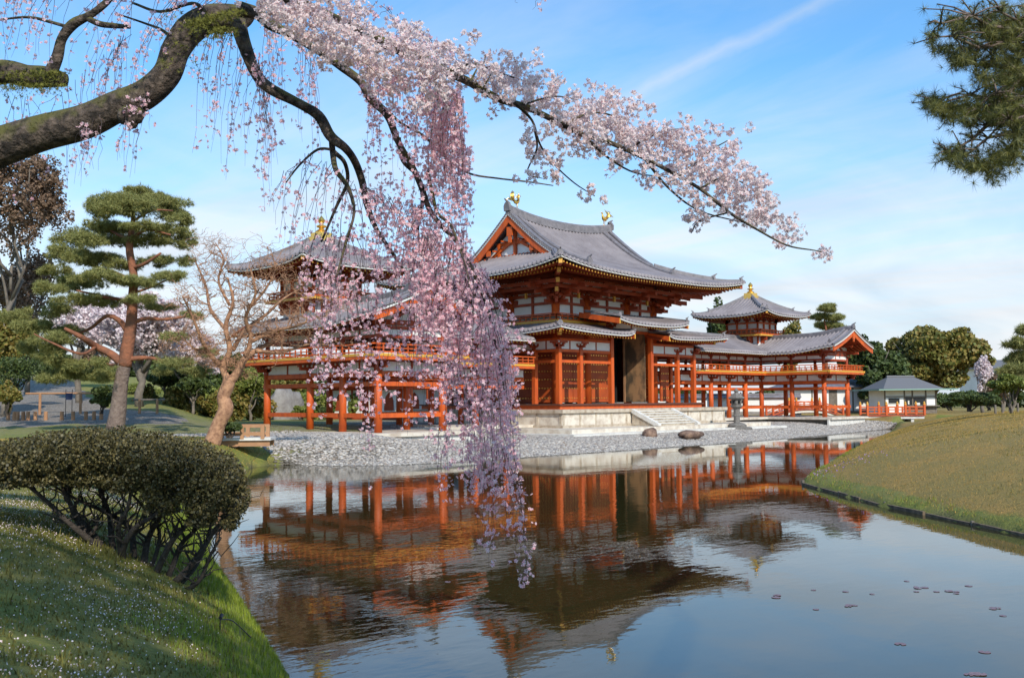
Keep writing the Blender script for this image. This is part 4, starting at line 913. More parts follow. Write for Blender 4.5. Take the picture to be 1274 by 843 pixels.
for s1 in (-1, 1):
    for s2 in (-1, 1):
        cur = [(s1*RG, s2*(RY-d), rp(d)+float(rsag(RG, d))) for d in np.linspace(4.75, RY, 12)]
        vg.sweep([(p[0]-s1*.16, p[1], p[2]+.05) for p in cur], [(-.19, -.05), (.19, -.05), (.19, .10), (-.19, .10)])
        for p in cur:
            pass
        wt.sweep([(p[0]+s1*.02, p[1], p[2]-.12) for p in cur], [(-.05, -.05), (.05, -.05), (.05, .07), (-.05, .07)])
        bb.sweep([(p[0]-s1*.05, p[1], p[2]-.13-.55) for p in cur], [(-.05, 0), (.05, 0), (.05, .52), (-.05, .52)])
        n = 26
        for i in range(n):     # short verge tile ends
            d = 4.75+(RY-4.75)*(i+.5)/n; z = rp(d)+float(rsag(RG, d)); vg.box(s1*RG-.02*s1, s1*(RG+.10), s2*(RY-d)-.045, s2*(RY-d)+.045, z-.07, z+.08)
    xw = s1*(RG-.75); tp_ = [(xw, -3.9+7.8*i/12, rp(RY-abs(-3.9+7.8*i/12))-.12) for i in range(13)]
    vs = tp_+[(xw, p[1], 9.1) for p in tp_]; vs += [(a-s1*.05, q, c) for a, q, c in vs]; k = 13
    gw.add(vs, [(i, i+1, k+i+1, k+i) for i in range(12)]+[(3*k+i, 3*k+i+1, 2*k+i+1, 2*k+i) for i in range(12)])
    gf.cbox((s1*(RG-.68), 0, 9.75), (.16, 6.8, .24)); gf.cbox((s1*(RG-.68), 0, 10.65), (.16, 3.4, .2)); gf.cbox((s1*(RG-.66), 0, 10.7), (.2, .22, 1.8))
    for q in (-1.5, 1.5): gf.cbox((s1*(RG-.67), q, 10.2), (.18, .2, .85))
    gf.cbox((s1*(RG-.14), 0, 11.35), (.10, .50, .60)); gf.cbox((s1*(RG-.14), 0, 10.85), (.09, .26, .5))
    for s2 in (-1, 1): gf.beam((s1*(RG-.62), s2*2.2, 9.9), (s1*(RG-.62), s2*.2, 10.9), .12, .2); gf.cbox((s1*(RG-.1), s2*2.0, 10.05), (.08, .36, .36))
    for i in range(9):
        yy = -3.2+i*.8; gf.beam((s1*(RG-.12), yy, rp(RY-abs(yy))-.60), (s1*(RG-.8), yy, rp(RY-abs(yy))-.60), .08, .10)
    wt.cbox((s1*(RG-.15), 0, 9.50), (.12, 7.4, .08))
vg.build('verge_tiles', 'tile2', GR); wt.build('verge_trim', 'wtrim', GR); bb.build('bargeboard', 'red', H); gw.build('gable_wall', 'white', H); gf.build('gable_frame', 'red', H)
wt = MB(); ra = MB(); hr = MB(); sf = MB(); sl_ = MB()
zg = lambda x, y: 7.86+rl(x, y)
for s1 in (-1, 1):
    eline(wt, (-RX, s1*RY), (RX, s1*RY), (0, -s1), zg, 31, .08); eline(wt, (s1*RX, -RY), (s1*RX, RY), (-s1, 0), zg, 31, .08)
    for ins, dz, ln in ((.20, -.20, 1.5), (1.25, -.10, 3.3)):
        a, c_ = RX-ins, RY-ins
        rafters(ra, (-a, s1*c_), (a, s1*c_), (0, -s1), 0, .16, lambda f, a=a, ln=ln: min(ln, a*(1-abs(2*f-1))+.05), .28, .10, lambda x, y, dz=dz: zg(x*RX/max(abs(x)+.0, RX-1.25) if 0 else x, y)+dz)
        rafters(ra, (s1*a, -c_), (s1*a, c_), (-s1, 0), 0, .16, lambda f, c_=c_, ln=ln: min(ln, c_*(1-abs(2*f-1))+.05), .28, .10, lambda x, y, dz=dz: zg(x, y)+dz)
    for s2 in (-1, 1):
        hr.beam((s1*(RX-.2), s2*(RY-.2), 8.26), (s1*(MX+.2), s2*(MY+.2), 8.4), .22, .30, 0, 1); hr.beam((s1*(RX-1.3), s2*(RY-1.3), 7.92), (s1*(MX+.2), s2*(MY+.2), 8.1), .22, .28, 0, 1)
        hr.beam((s1*(RX-2.2), s2*(RY-2.2), 7.50), (s1*(MX+.2), s2*(MY+.2), 7.75), .22, .28, 0, 1); hr.beam((s1*(RX-3.0), s2*(RY-3.0), 7.08), (s1*(MX+.2), s2*(MY+.2), 7.3), .20, .28, 0, 1)
    # eave purlins on the brackets
    for o, z in ((1.9, 7.55), (1.25, 7.35)):
        b_ = hr; b_.beam((-MX-o, s1*(MY+o), z), (MX+o, s1*(MY+o), z), .20, .22); b_.beam((s1*(MX+o), -MY-o, z+.004), (s1*(MX+o), MY+o, z+.004), .20, .22)
    # sloping boards with pale slats between bracket steps
    n = 60
    for i in range(n):
        x = -MX-.9+(2*MX+1.8)*i/(n-1)
        if (x*1.0) % 1.5 < .95: sl_.beam((x, s1*(MY+1.85), 7.62), (x, s1*(MY+1.2), 7.38), .07, .05)
    n = 46
    for i in range(n):
        y = -MY-.9+(2*MY+1.8)*i/(n-1)
        if (y*1.0) % 1.5 < .95: sl_.beam((s1*(MX+1.85), y, 7.62), (s1*(MX+1.2), y, 7.38), .07, .05)
    sf.add([(-RX+.25, s1*(RY-.25), 8.00), (0, s1*(RY-.25), 7.74), (0, s1*MY, 8.42), (-MX, s1*MY, 8.42)], [(0, 1, 2, 3)]); sf.add([(RX-.25, s1*(RY-.25), 8.00), (0, s1*(RY-.25), 7.74), (0, s1*MY, 8.42), (MX, s1*MY, 8.42)], [(0, 1, 2, 3)])
    sf.add([(s1*(RX-.25), -RY+.25, 8.00), (s1*(RX-.25), 0, 7.74), (s1*MX, 0, 8.42), (s1*MX, -MY, 8.42)], [(0, 1, 2, 3)]); sf.add([(s1*(RX-.25), RY-.25, 8.00), (s1*(RX-.25), 0, 7.74), (s1*MX, 0, 8.42), (s1*MX, MY, 8.42)], [(0, 1, 2, 3)])
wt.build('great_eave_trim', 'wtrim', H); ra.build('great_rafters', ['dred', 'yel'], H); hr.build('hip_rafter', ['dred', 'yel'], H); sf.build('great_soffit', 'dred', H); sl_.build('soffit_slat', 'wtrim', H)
# gilt birds on the ridge
def bird(x, sgn):
    z = zr(abs(x))+.50; b = MB()
    b.tube(spline([(x-sgn*.22, 0, z+.42, .05), (x-sgn*.10, 0, z+.44, .13), (x+sgn*.08, 0, z+.50, .15), (x+sgn*.20, 0, z+.66, .09), (x+sgn*.24, 0, z+.86, .055), (x+sgn*.31, 0, z+.93, .06), (x+sgn*.40, 0, z+.90, .015)], 3), 1, 8) if 0 else None
    S = spline([(x-sgn*.24, 0, z+.40, .04), (x-sgn*.10, 0, z+.42, .12), (x+sgn*.08, 0, z+.48, .14), (x+sgn*.20, 0, z+.64, .085), (x+sgn*.23, 0, z+.82, .05), (x+sgn*.30, 0, z+.90, .055), (x+sgn*.42, 0, z+.86, .012)], 3)
    b.tube([s_[:3] for s_ in S], [s_[3] for s_ in S], 8)
    for q in (-.06, .06): b.tube([(x+sgn*.02, q, z+.42), (x+sgn*.04, q, z+.02), (x+sgn*.12, q*1.4, z)], [.03, .02, .02], 5)
    for q in (-1, 1):      # raised wings
        for j in range(5):
            a = .35+j*.22; b.tube([(x+sgn*.05, q*.10, z+.50), (x-sgn*(.10+.05*j), q*(.28+.03*j), z+.78-.03*j), (x-sgn*(.12+.12*j), q*(.36), z+1.02-.10*j)], [.05, .045, .012], 5)
    for j in range(5):     # tail plumes
        b.tube([(x-sgn*.20, 0, z+.42), (x-sgn*(.38+.03*j), (j-2)*.05, z+.66+.05*j), (x-sgn*(.42-.05*j), (j-2)*.09, z+1.05+.04*j)], [.05, .05, .015], 5)
    b.build('phoenix_ornament', 'gold', H, True)
bird(-4.55, 1); bird(4.75, -1)
# ------------------------------------------------------------------ foliage helpers
LEAF = (np.array([(-.5, -.5, 0), (.5, -.5, .06), (.5, .5, 0), (-.5, .5, .06)]), [np.array([[0, 1, 2, 3]])])
def tuft_t(k, wd=.05, up=.5):
    V = []; Fc = []
    for i in range(k):
        a = 2*math.pi*i/k+rng.uniform(-.3, .3); e = rng.uniform(up-.55, up+.75); d = np.array([math.cos(a)*math.cos(e), math.sin(a)*math.cos(e), math.sin(e)]); s_ = np.cross(d, [0, 0, 1.0]); s_ /= np.linalg.norm(s_)
        V += [s_*wd, -s_*wd, d*rng.uniform(.8, 1.1)]; Fc.append((3*i, 3*i+1, 3*i+2))
    return np.array(V), [np.array(Fc)]
def blob_pts(cl, n, shell=.55, holes=.0, hs=1.2):
    """points in a union of ellipsoids (cx,cy,cz,rx,ry,rz), denser near the skin"""
    cl = np.array(cl, float); wv = (cl[:, 3]*cl[:, 4]*cl[:, 5])**(2/3); k = rng.choice(len(cl), n, p=wv/wv.sum())
    d = rng.normal(size=(n, 3)); d /= np.linalg.norm(d, axis=1)[:, None]; r = rng.uniform(shell**3, 1.12, n)**(1/3)
    p = cl[k, :3]+d*r[:, None]*cl[k, 3:6]
    if holes:
        q = np.sin(p[:, 0]*hs*2.1+1)*np.sin(p[:, 1]*hs*1.9+2)*np.sin(p[:, 2]*hs*2.6)+.5*np.sin(p[:, 0]*hs*5)*np.sin(p[:, 2]*hs*5.5+p[:, 1]*hs*3)
        p = p[q > -1+holes*1.35]
    return p
def leaves(name, cl, n, size, mat_, parent, holes=0.3, shell=.55, hs=1.0, T=LEAF, rot=None):
    p = blob_pts(cl, n, shell, holes, hs); s_ = rng.uniform(.6, 1.35, len(p))*size
    V, Fs = scatter(T[0], T[1], p, (rot or randrot)(len(p)), s_)
    return nm(name, V, Fs, mat_, parent)
def lumpy(c, r, k, sub=.36, flat=1.0, seed=0):
    """sub-clumps over an ellipsoid: uneven outline"""
    rr = np.random.default_rng(abs(int(seed))); out = [(*c, r[0]*.72, r[1]*.72, r[2]*.72)]
    for i in range(k):
        d = rr.normal(size=3); d /= np.linalg.norm(d); d[2] = abs(d[2])*1.0-.25 if rr.random() < .8 else d[2]
        q = rr.uniform(.68, .98); s_ = sub*rr.uniform(.6, 1.25)
        out.append((c[0]+d[0]*r[0]*q, c[1]+d[1]*r[1]*q, c[2]+d[2]*r[2]*q, r[0]*s_, r[1]*s_, r[2]*s_*.85*flat))
    return out
def wavy(p, q, n=6, amp=.15, rr=None, droop=0.0):
    rr = rr or random; p, q = np.array(p, float), np.array(q, float); L_n = np.linalg.norm(q-p); out = [p]
    for i in range(1, n): f = i/n; out.append(p+(q-p)*f+np.array([rr.uniform(-1, 1) for _ in range(3)])*amp*L_n*math.sin(math.pi*f)+np.array([0, 0, droop*L_n*math.sin(math.pi*f)]))
    out.append(q); return out
def gz(x, y): return float(land(np.array([x]), np.array([y]))[0])
def broad(name, label, cat, px, d, base_y, top_y, half, matn, n=9000, leaf=.2, trunk=.25, group=None, k=26, sub=.36, flat=1, holes=.3, seed=1, low=.25):
    """tree whose crown spans px±half and reaches top_y; ground below by terrain"""
    s_ = F/d; c = at(px, (top_y+base_y)/2, d); zt = at(px, top_y, d)[2]; zb = gz(c[0], c[1]); Hh = zt-zb
    T = thing(name, label, cat, (c[0], c[1], zb), group)
    r = half/s_; cz = zb+Hh*(low+1)/2; rz = Hh*(1-low)/2
    b = MB(); rr = random.Random(seed)
    b.tube(wavy((c[0], c[1], zb-.2), (c[0], c[1], cz), 5, .05, rr), [trunk, trunk*.85, trunk*.75, trunk*.6, trunk*.45, trunk*.3], 8)
    for i in range(9):
        a = i*2.4; b.tube(wavy((c[0], c[1], zb+Hh*(low*.6+.05*i)), (c[0]+r*.7*math.cos(a), c[1]+r*.7*math.sin(a), cz+rz*rr.uniform(-.3, .6)), 4, .1, rr), [trunk*.5, trunk*.4, trunk*.3, trunk*.2, trunk*.08], 6)
    b.build('trunk', 'gwood', T, True)
    leaves('crown', lumpy((c[0], c[1], cz), (r*.9, r*.9, rz*.9), k, sub, flat, seed), n, leaf, matn, T, holes, .5, 1.1/max(.4, r/5))
    return T
def shrub(label, px, d, top_y, half, matn, n=3000, leaf=.07, base_y=None, group=None, rz=None, name='clipped_shrub', seed=1, stems=True):
    s_ = F/d; c = at(px, top_y, d); zb = gz(c[0], c[1]) if base_y is None else at(px, base_y, d)[2]; zt = c[2]; r = half/s_
    T = thing(name, label, 'shrub', (c[0], c[1], zb), group); cz = (zt+zb)/2+(.1 if stems else 0); h_ = (zt-zb)/2
    leaves('foliage', lumpy((c[0], c[1], cz), (r*.92, r*.92, h_*.95), 14, .34, 1, seed), n, leaf, matn, T, .1, .6, 3)
    b = MB(); rr = random.Random(seed)
    for i in range(5): b.tube(wavy((c[0]+rr.uniform(-.1, .1), c[1]+rr.uniform(-.1, .1), zb-.1), (c[0]+rr.uniform(-r, r)*.6, c[1]+rr.uniform(-r, r)*.6, cz), 3, .1, rr), [.04, .035, .03, .02], 5)
    b.build('stem', 'bushwood', T)
    return T
# ------------------------------------------------------------------ background right
broad('round_tree', 'big bronze green round-crowned tree behind the small ticket hut', 'tree', 1160, 104, 512, 394, 70, 'leafo', 30000, .26, .4, k=60, sub=.24, holes=.22, seed=3, low=.12)
broad('evergreen_tree', 'dark green tree just right of the farther wing, left of the round bronze tree', 'tree', 1088, 98, 508, 418, 40, 'leafd', 15000, .24, .3, k=34, sub=.3, holes=.25, seed=4, low=.10)
broad('evergreen_tree', 'low dark tree partly hidden behind the red gable of the farther wing', 'tree', 1062, 112, 508, 413, 20, 'leafd', 5000, .22, .25, 'dark trees behind the farther wing', seed=5, low=.2)
broad('bronze_tree', 'olive tree showing between the farther tower and the wing roof', 'tree', 985, 120, 508, 396, 17, 'leafo', 4000, .26, .25, seed=6, low=.3)
broad('pale_tree', 'dark tree peeping out under the eave of the great roof, left of the farther tower', 'tree', 897, 116, 508, 372, 18, 'leafd', 4500, .25, .25, seed=7, low=.3)
broad('cherry_tree', 'thin pale pink cherry at the far right behind the hedge', 'tree', 1222, 92, 512, 436, 12, 'farbl', 2500, .12, .2, seed=8, holes=.55, low=.3)
broad('bare_tree', 'brownish leafless tree below the far grey roof at the right edge', 'tree', 1247, 96, 512, 462, 22, 'leafr', 3500, .16, .2, seed=9, holes=.5, low=.2)
def pine_far(label, px, d, top, base, halfs, seed=1, matn='needle', lean=0):
    s_ = F/d; rr = random.Random(seed); c = at(px, base, d); zb = gz(c[0], c[1]); T = thing('pine_tree', label, 'tree', (c[0], c[1], zb))
    zt = at(px, top, d)[2]; b = MB(); b.tube(wavy((c[0], c[1], zb-.2), (c[0]+lean, c[1], zt), 6, .02, rr), [.3, .27, .23, .2, .15, .1, .04], 8); cl = []
    for (qx, qy, hw, hh) in halfs:
        q = at(qx, qy, d+rr.uniform(-2, 2)); cl.append((*q, hw/s_, hw/s_*.9, hh/s_)); b.tube(wavy((c[0], c[1], q[2]-.3), q, 3, .08, rr), [.12, .09, .07, .03], 5)
    b.build('trunk', 'pinebark', T, True)
    cl2 = []
    for q in cl: cl2 += lumpy(q[:3], q[3:], 7, .45, .8, rr.randint(0, 99))
    leaves('needle_pads', cl2, int(900*len(halfs)), .38, matn, T, .3, .3, 1.5, tuft_t(7, .07))
    return T
pine_far('tall layered pine standing against the sky behind the farther wing roof', 1030, 125, 376, 508, [(1030, 383, 14, 5), (1022, 393, 14, 5), (1040, 395, 13, 5), (1028, 404, 20, 5), (1045, 407, 9, 4)], 11)
pine_far('dark pine cut off by the right edge of the picture', 1312, 70, 404, 505, [(1274, 412, 10, 7), (1268, 428, 16, 8), (1272, 446, 20, 9), (1262, 460, 18, 8), (1275, 474, 20, 8)], 12)
# ------------------------------------------------------------------ buildings and walls behind
def local(px, py, d, ang=0.0, z=None):
    c = at(px, py, d); return np.array([c[0], c[1], gz(c[0], c[1]) if z is None else z]), ang-YAW
def place(T, c, a): T.location = tuple(c); T.rotation_euler = (0, 0, a)
c, a = local(1135, 512, 92, R(8), -1.25)
T = thing('ticket_hut', 'small white hut with grey roof and green eaves under the round tree', 'hut')
b = MB(); b.box(-2.7, 2.4, 0, 3, 0, 2.15); b.build('wall', 'white', T)
b = MB()
for x in (-2.7, -.75, .05, 1.4, 2.4): b.box(x-.06, x+.06, -.05, .02, 0, 2.15)
b.box(-2.7, 2.4, -.06, .03, 1.52, 1.62); b.box(-.75, 2.5, -.5, .05, .66, .76); b.build('frame', 'gwood', T)
b = MB(); b.box(-2.35, -1.25, -.03, .02, .95, 1.45); b.box(-.7, 0, -.025, .03, .77, 1.5); b.box(.1, 1.35, -.025, .03, .77, 1.5); b.build('window', 'glass', T)
b = MB(); b.box(-2.4, -1.2, -.06, -.03, .9, .95); b.box(-.45, -.3, -.07, -.04, .85, 1.2); b.box(.2, .75, -.09, -.05, .78, 1.0); b.build('notice_board', 'wstone', T)
b = MB(); b.box(-.75, 2.4, -.04, .01, 0, .65); b.build('counter_front', 'gwood', T)
b = MB(); b.add([(-3.9, -1.2, 2.15), (4.0, -1.2, 2.2), (4.0, 4, 2.2), (-3.9, 4, 2.15), (-3.9, -1.2, 2.27), (4.0, -1.2, 2.32), (4.0, 4, 2.32), (-3.9, 4, 2.27)], [(0, 3, 2, 1), (4, 5, 6, 7), (0, 1, 5, 4), (1, 2, 6, 5), (2, 3, 7, 6), (3, 0, 4, 7)]); b.build('eave_board', 'copper', T)
b = MB(); b.add([(-3.2, -.7, 2.3), (2.9, -.7, 2.3), (2.9, 3.6, 2.3), (-3.2, 3.6, 2.3), (-1.6, 1.4, 3.45), (1.0, 1.4, 3.45)], [(0, 1, 5, 4), (1, 2, 5), (2, 3, 4, 5), (3, 0, 4)]); b.tube([(-1.7, 1.4, 3.47), (1.1, 1.4, 3.47)], .12, 6); b.build('roof', 'farroof', T)
place(T, c, a)
def plaster_wall(label, p, q, h, cap=True):
    p, q = np.array(p, float), np.array(q, float); L_n = np.linalg.norm(q-p); ang = math.atan2(*(q-p)[::-1]); T = thing('plaster_wall', label, 'wall')
    b = MB(); b.box(0, L_n, -.12, .12, -.3, h); b.build('wall', 'white', T)
    b = MB(); b.box(0, L_n, -.16, .16, -.3, .32); b.build('stone_footing', 'grock', T)
    b = MB(); b.add([(0, -.42, h), (L_n, -.42, h), (L_n, .42, h), (0, .42, h), (0, 0, h+.32), (L_n, 0, h+.32)], [(0, 1, 5, 4), (2, 3, 4, 5), (0, 4, 3), (1, 2, 5), (0, 3, 2, 1)]); b.tube([(0, 0, h+.34), (L_n, 0, h+.34)], .09, 6); b.build('tile_cap', 'tile2', T)
    T.location = (p[0], p[1], -1.3); T.rotation_euler = (0, 0, ang)
plaster_wall('long white garden wall with tiled cap seen through the farther wing', at(880, 500, 92)[:2], at(996, 500, 92)[:2], 1.6)
plaster_wall('white garden wall running behind the hall between its posts', at(560, 500, 90)[:2], at(880, 500, 96)[:2], 1.6)
c, a = local(1030, 505, 98, R(5), -1.3)
T = thing('white_storehouse', 'white walled storehouse with dark posts behind the farther wing', 'building')
b = MB(); b.box(-3.6, 7.5, 0, 5, 0, 2.6); b.build('wall', 'white', T)
b = MB()
for x in (-3.6, -1.6, .2, .9, 2.6, 4.4, 6, 7.5): b.box(x-.07, x+.07, -.05, .02, 0, 2.6)
b.box(.2, .9, -.03, .02, 0, 2.4); b.box(-3.6, 7.5, -.03, .02, 0, .25); b.build('post', 'gwood', T)
b = MB(); b.add([(-4.2, -.8, 2.6), (8.1, -.8, 2.6), (8.1, 5.8, 2.6), (-4.2, 5.8, 2.6), (-2.5, 2.5, 3.5), (6.5, 2.5, 3.5)], [(0, 1, 5, 4), (1, 2, 5), (2, 3, 4, 5), (3, 0, 4), (0, 3, 2, 1)]); b.build('roof', 'tile2', T); place(T, c, a)
c, a = local(1252, 470, 170, R(10), -1)
T = thing('far_building', 'distant low grey roofed building at the right edge above the trees', 'building')
b = MB(); b.box(-3.5, 4.5, 0, 8, 0, 6.2); b.build('wall', 'white', T)
b = MB(); b.add([(-4.2, -1, 6.2), (5.2, -1, 6.2), (5.2, 9, 6.2), (-4.2, 9, 6.2), (-3.2, 3, 7.8), (4.2, 3, 7.8)], [(0, 1, 5, 4), (1, 2, 5), (2, 3, 4, 5), (3, 0, 4), (0, 3, 2, 1)]); b.build('roof', 'farroof', T)
b = MB(); b.box(-3.2, 4.2, -.05, .02, 4.6, 5.6); b.build('window_band', 'glass', T); place(T, c, a)
T = thing('white_annex', 'white hall with bell shaped windows glimpsed between the posts of the nearer wing', 'building', (0, 0, 0))
c, a = local(470, 505, 74, R(-25), -1.25)
b = MB(); b.box(-4.6, 6, 0, 5, 0, 2.5); b.build('wall', 'white', T)
for x in (-3.4, -1.2, 1.0, 3.2):
    b = MB(); o = [(-.42, .75), (.42, .75), (.38, 1.5), (.26, 1.85), (0, 2.1), (-.26, 1.85), (-.38, 1.5)]; vs = [(x+p, yy, z) for yy in (-.05, .03) for p, z in o]; k = 7
    b.add(vs, [tuple(range(k)), tuple(range(2*k-1, k-1, -1))]+[(i, k+i, k+(i+1) % k, (i+1) % k) for i in range(k)]); b.build('bell_window', 'dred', T)
b = MB(); b.box(-4.7, 6.1, -.07, .05, .0, .3); b.box(-4.7, 6.1, -.08, .05, 2.3, 2.45)
for x in (-4.6, -2.3, -.1, 2.1, 4.3, 6): b.box(x-.08, x+.08, -.06, .04, 0, 2.45)
b.build('frame', 'dred', T)
b = MB(); b.add([(-5.4, -1, 2.5), (6.8, -1, 2.5), (6.8, 6, 2.5), (-5.4, 6, 2.5), (-3.5, 2.5, 3.6), (5, 2.5, 3.6)], [(0, 1, 5, 4), (1, 2, 5), (2, 3, 4, 5), (3, 0, 4), (0, 3, 2, 1)]); b.build('roof', 'tile2', T); place(T, c, a)
# ------------------------------------------------------------------ bridges
def red_bridge(label, px, py, d, Ln, arch, z, ang=0.0, posts=4):
    T = thing('red_bridge', label, 'bridge'); zf = lambda x: arch*(1-(2*x/Ln)**2)
    xs = np.linspace(-Ln/2, Ln/2, 13)
    b = MB(); b.sweep([(x, 0, zf(x)) for x in xs], [(-.9, -.12), (.9, -.12), (.9, 0), (-.9, 0)]); b.build('deck', 'dred', T)
    b = MB(); b.sweep([(x, 0, zf(x)-.34) for x in xs], [(-.8, 0), (.8, 0), (.8, .21), (-.8, .21)]); b.build('white_girder', 'wstone', T)
    for sy in (-.85, .85):
        r = MB()
        for hh, w_ in ((.62, .10), (.40, .06), (.14, .08)): r.sweep([(x, sy, zf(x)+hh) for x in xs], [(-.04, -w_/2), (.04, -w_/2), (.04, w_/2), (-.04, w_/2)])
        n = int(Ln/.55)
        for i in range(n+1):
            x = -Ln/2+Ln*i/n; r.cbox((x, sy, zf(x)+.36), (.06, .06, .52))
        rl_ = r.build('railing', 'red', T); p = MB(); g = MB()
        for i in range(posts):
            x = -Ln/2+Ln*i/(posts-1); p.cbox((x, sy, zf(x)+.38), (.17, .17, .86)); g.lathe(x, sy, [(.10, zf(x)+.81), (.11, zf(x)+.86), (.07, zf(x)+.92), (.10, zf(x)+.98), (.01, zf(x)+1.10)], 8)
        p.build('post', 'red', T); g.build('post_cap', 'yel', T)
    if not arch:
        b = MB()
        for x in (-Ln*.3, 0, Ln*.3): b.box(x-.12, x+.12, -.7, .7, -1.3, -.34)
        b.build('pier', 'wstone', T)
    c, a = local(px, py, d, ang, z); place(T, c, a)
red_bridge('flat vermilion bridge with gilt post caps beside the ticket hut', 1110, 517, 82, 4.7, 0, -1.18)
red_bridge('arched vermilion bridge seen through the posts of the farther wing', 1001, 517, 90, 6.6, .75, -1.45, R(6))
T = thing('timber_footbridge', 'small fresh timber footbridge with low rails left of the nearer wing', 'bridge')
b = MB(); b.box(-1.1, .75, -.6, .6, -.10, 0); b.build('deck', 'wstone', T); b = MB(); b.box(-1.1, .7, -.5, -.4, -.32, -.10); b.box(-1.1, .7, .4, .5, -.32, -.10); b.build('girder', 'wood', T)
for sy in (-.55, .55):
    b = MB(); b.box(-1.1, .5, sy-.05, sy+.05, .38, .48); b.box(-1.1, .5, sy-.05, sy+.05, .08, .18)
    for x in (-1.05, -.3, .45): b.box(x-.07, x+.07, sy-.06, sy+.06, -.05, .46)
    b.build('railing', 'wood', T)
c, a = local(315, 544, 37, R(4), -1.13); place(T, c, a)
# ------------------------------------------------------------------ stone lantern, rocks, stepping slabs
lx, ly, lz = at(917, 533.5, z=-1.78); T = thing('stone_lantern', 'dark weathered stone lantern on the cobbles in front of the farther wing', 'lantern', (lx, ly, lz))
b = MB(); b.lathe(lx, ly, [(.98, lz-.1), (.98, lz+.10), (.90, lz+.14)], 8); b.build('plinth', 'lantern', T)
b = MB(); b.lathe(lx, ly, [(.62, lz+.13), (.64, lz+.26), (.50, lz+.36), (.30, lz+.42)], 10); b.lathe(lx, ly, [(.22, lz+.40), (.20, lz+.8), (.23, lz+.88), (.20, lz+.96), (.22, lz+1.32)], 12); b.build('pillar', 'lantern', T)
b = MB(); b.lathe(lx, ly, [(.24, lz+1.32), (.44, lz+1.46), (.46, lz+1.56), (.30, lz+1.58)], 6); b.build('platform', 'lantern', T)
b = MB(); b.lathe(lx, ly, [(.34, lz+1.57), (.38, lz+1.72), (.38, lz+1.86), (.33, lz+1.98)], 6); fb = b.build('fire_box', 'lantern', T)
b = MB()
for i in range(6):
    an = 2*math.pi*i/6; b.cbox((lx+.325*math.cos(an), ly+.325*math.sin(an), lz+1.78), (.14, .14, .18))
b.build('opening', 'black', fb)
b = MB(); b.lathe(lx, ly, [(.50, lz+1.95), (.62, lz+2.04), (.58, lz+2.08), (.34, lz+2.24), (.16, lz+2.40), (.10, lz+2.42)], 6); b.lathe(lx, ly, [(.08, lz+2.41), (.16, lz+2.46), (.15, lz+2.56), (.05, lz+2.66), (.01, lz+2.72)], 10); b.build('cap', 'lantern', T)
def rock(label, c, r, matn='rock', seed=1, name='rock', group=None):
    rr = np.random.default_rng(seed); n, k = 14, 9; V = []
    for j in range(k):
        th = math.pi*j/(k-1)
        for i in range(n):
            ph = 2*math.pi*i/n; d = np.array([math.sin(th)*math.cos(ph), math.sin(th)*math.sin(ph), math.cos(th)])
            q = 1+.16*math.sin(3*d[0]+seed)+.13*math.sin(5*d[1]+2*seed+2*d[2])+.07*math.sin(9*d[0]+7*d[1]+seed)
            V.append(np.array(c)+d*np.array(r)*q)
    i = np.arange(k-1)[:, None]*n+np.arange(n)[None]; j = np.arange(k-1)[:, None]*n+(np.arange(n)[None]+1) % n
    o = nm(name, V, np.stack([i, i+n, j+n, j], -1).reshape(-1, 4), matn); props(o, label, 'rock', group); return o
p = at(808, 541, z=-1.78); rock('dark domed rock on the cobbles in front of the steps', p, (.50, .4, .36), 'rock', 1)
p = at(861, 540.5, z=-1.78); rock('long flat reddish rock on the cobbles left of the stone lantern', p, (1.05, .45, .22), 'rock', 2)
p = at(327, 551, z=-1.55); rock('brown boulder under the timber footbridge', p, (.50, .4, .38), 'rock', 3)
p = at(356, 512, d=72); rock('tall pale rock seen between the first posts of the nearer wing', (p[0], p[1], -.6), (1.3, .9, 1.9), 'grock', 4)
for i, (px, py) in enumerate([(978, 528), (990, 530), (966, 529)]):
    p = at(px, py, z=-1.85); rock(['flat pale stone nearest the white terrace edge', 'flat pale stone between two others on the cobbles', 'leftmost flat pale stone by the farther wing terrace'][i], p, (.55, .4, .16), 'pale', 5+i, 'flat_stone')
# cobble beach
O8 = np.array([(1, 0, 0), (0, 1, 0), (-1, 0, 0), (0, -1, 0), (0, 0, 1), (0, 0, -1), (.65, .65, .45), (-.65, .65, .4), (.65, -.65, .45), (-.65, -.65, .4)], float)
OF = [np.array([(0, 6, 4), (6, 1, 4), (1, 7, 4), (7, 2, 4), (2, 9, 4), (9, 3, 4), (3, 8, 4), (8, 0, 4), (0, 1, 6), (1, 2, 7), (2, 3, 9), (3, 0, 8), (1, 0, 5), (2, 1, 5), (3, 2, 5), (0, 3, 5)])]
n = 90000; X1 = rng.uniform(-32, 34, n); Y1 = rng.uniform(-17.5, -4, n); Z1, D1, W1 = land(X1, Y1, True)
inn = (np.abs(X1) < 11.2) & (Y1 > -10.5); inw = (np.abs(np.abs(X1)-TX) < 3.0) & (Y1 > -10.2)
k = (D1 > -.5) & (W1['g'] > .45) & ~inn & ~inw & (rng.random(n) < np.where(D1 < 7, 1, .35)); X1, Y1, Z1 = X1[k], Y1[k], Z1[k]
V, Fs = scatter(O8, OF, np.stack([X1, Y1, Z1+.01], 1), zrot(len(X1)), np.stack([rng.uniform(.045, .13, len(X1)), rng.uniform(.04, .10, len(X1)), rng.uniform(.025, .06, len(X1))], 1))
wet = np.repeat(((D1[k] < .30)).astype(int), 16); o = nm('cobbles', V, Fs, ['cobble', 'dstone'], mi=wet); props(o, 'grey and white rounded cobbles of the beach round the hall', 'cobbles', kind='stuff')
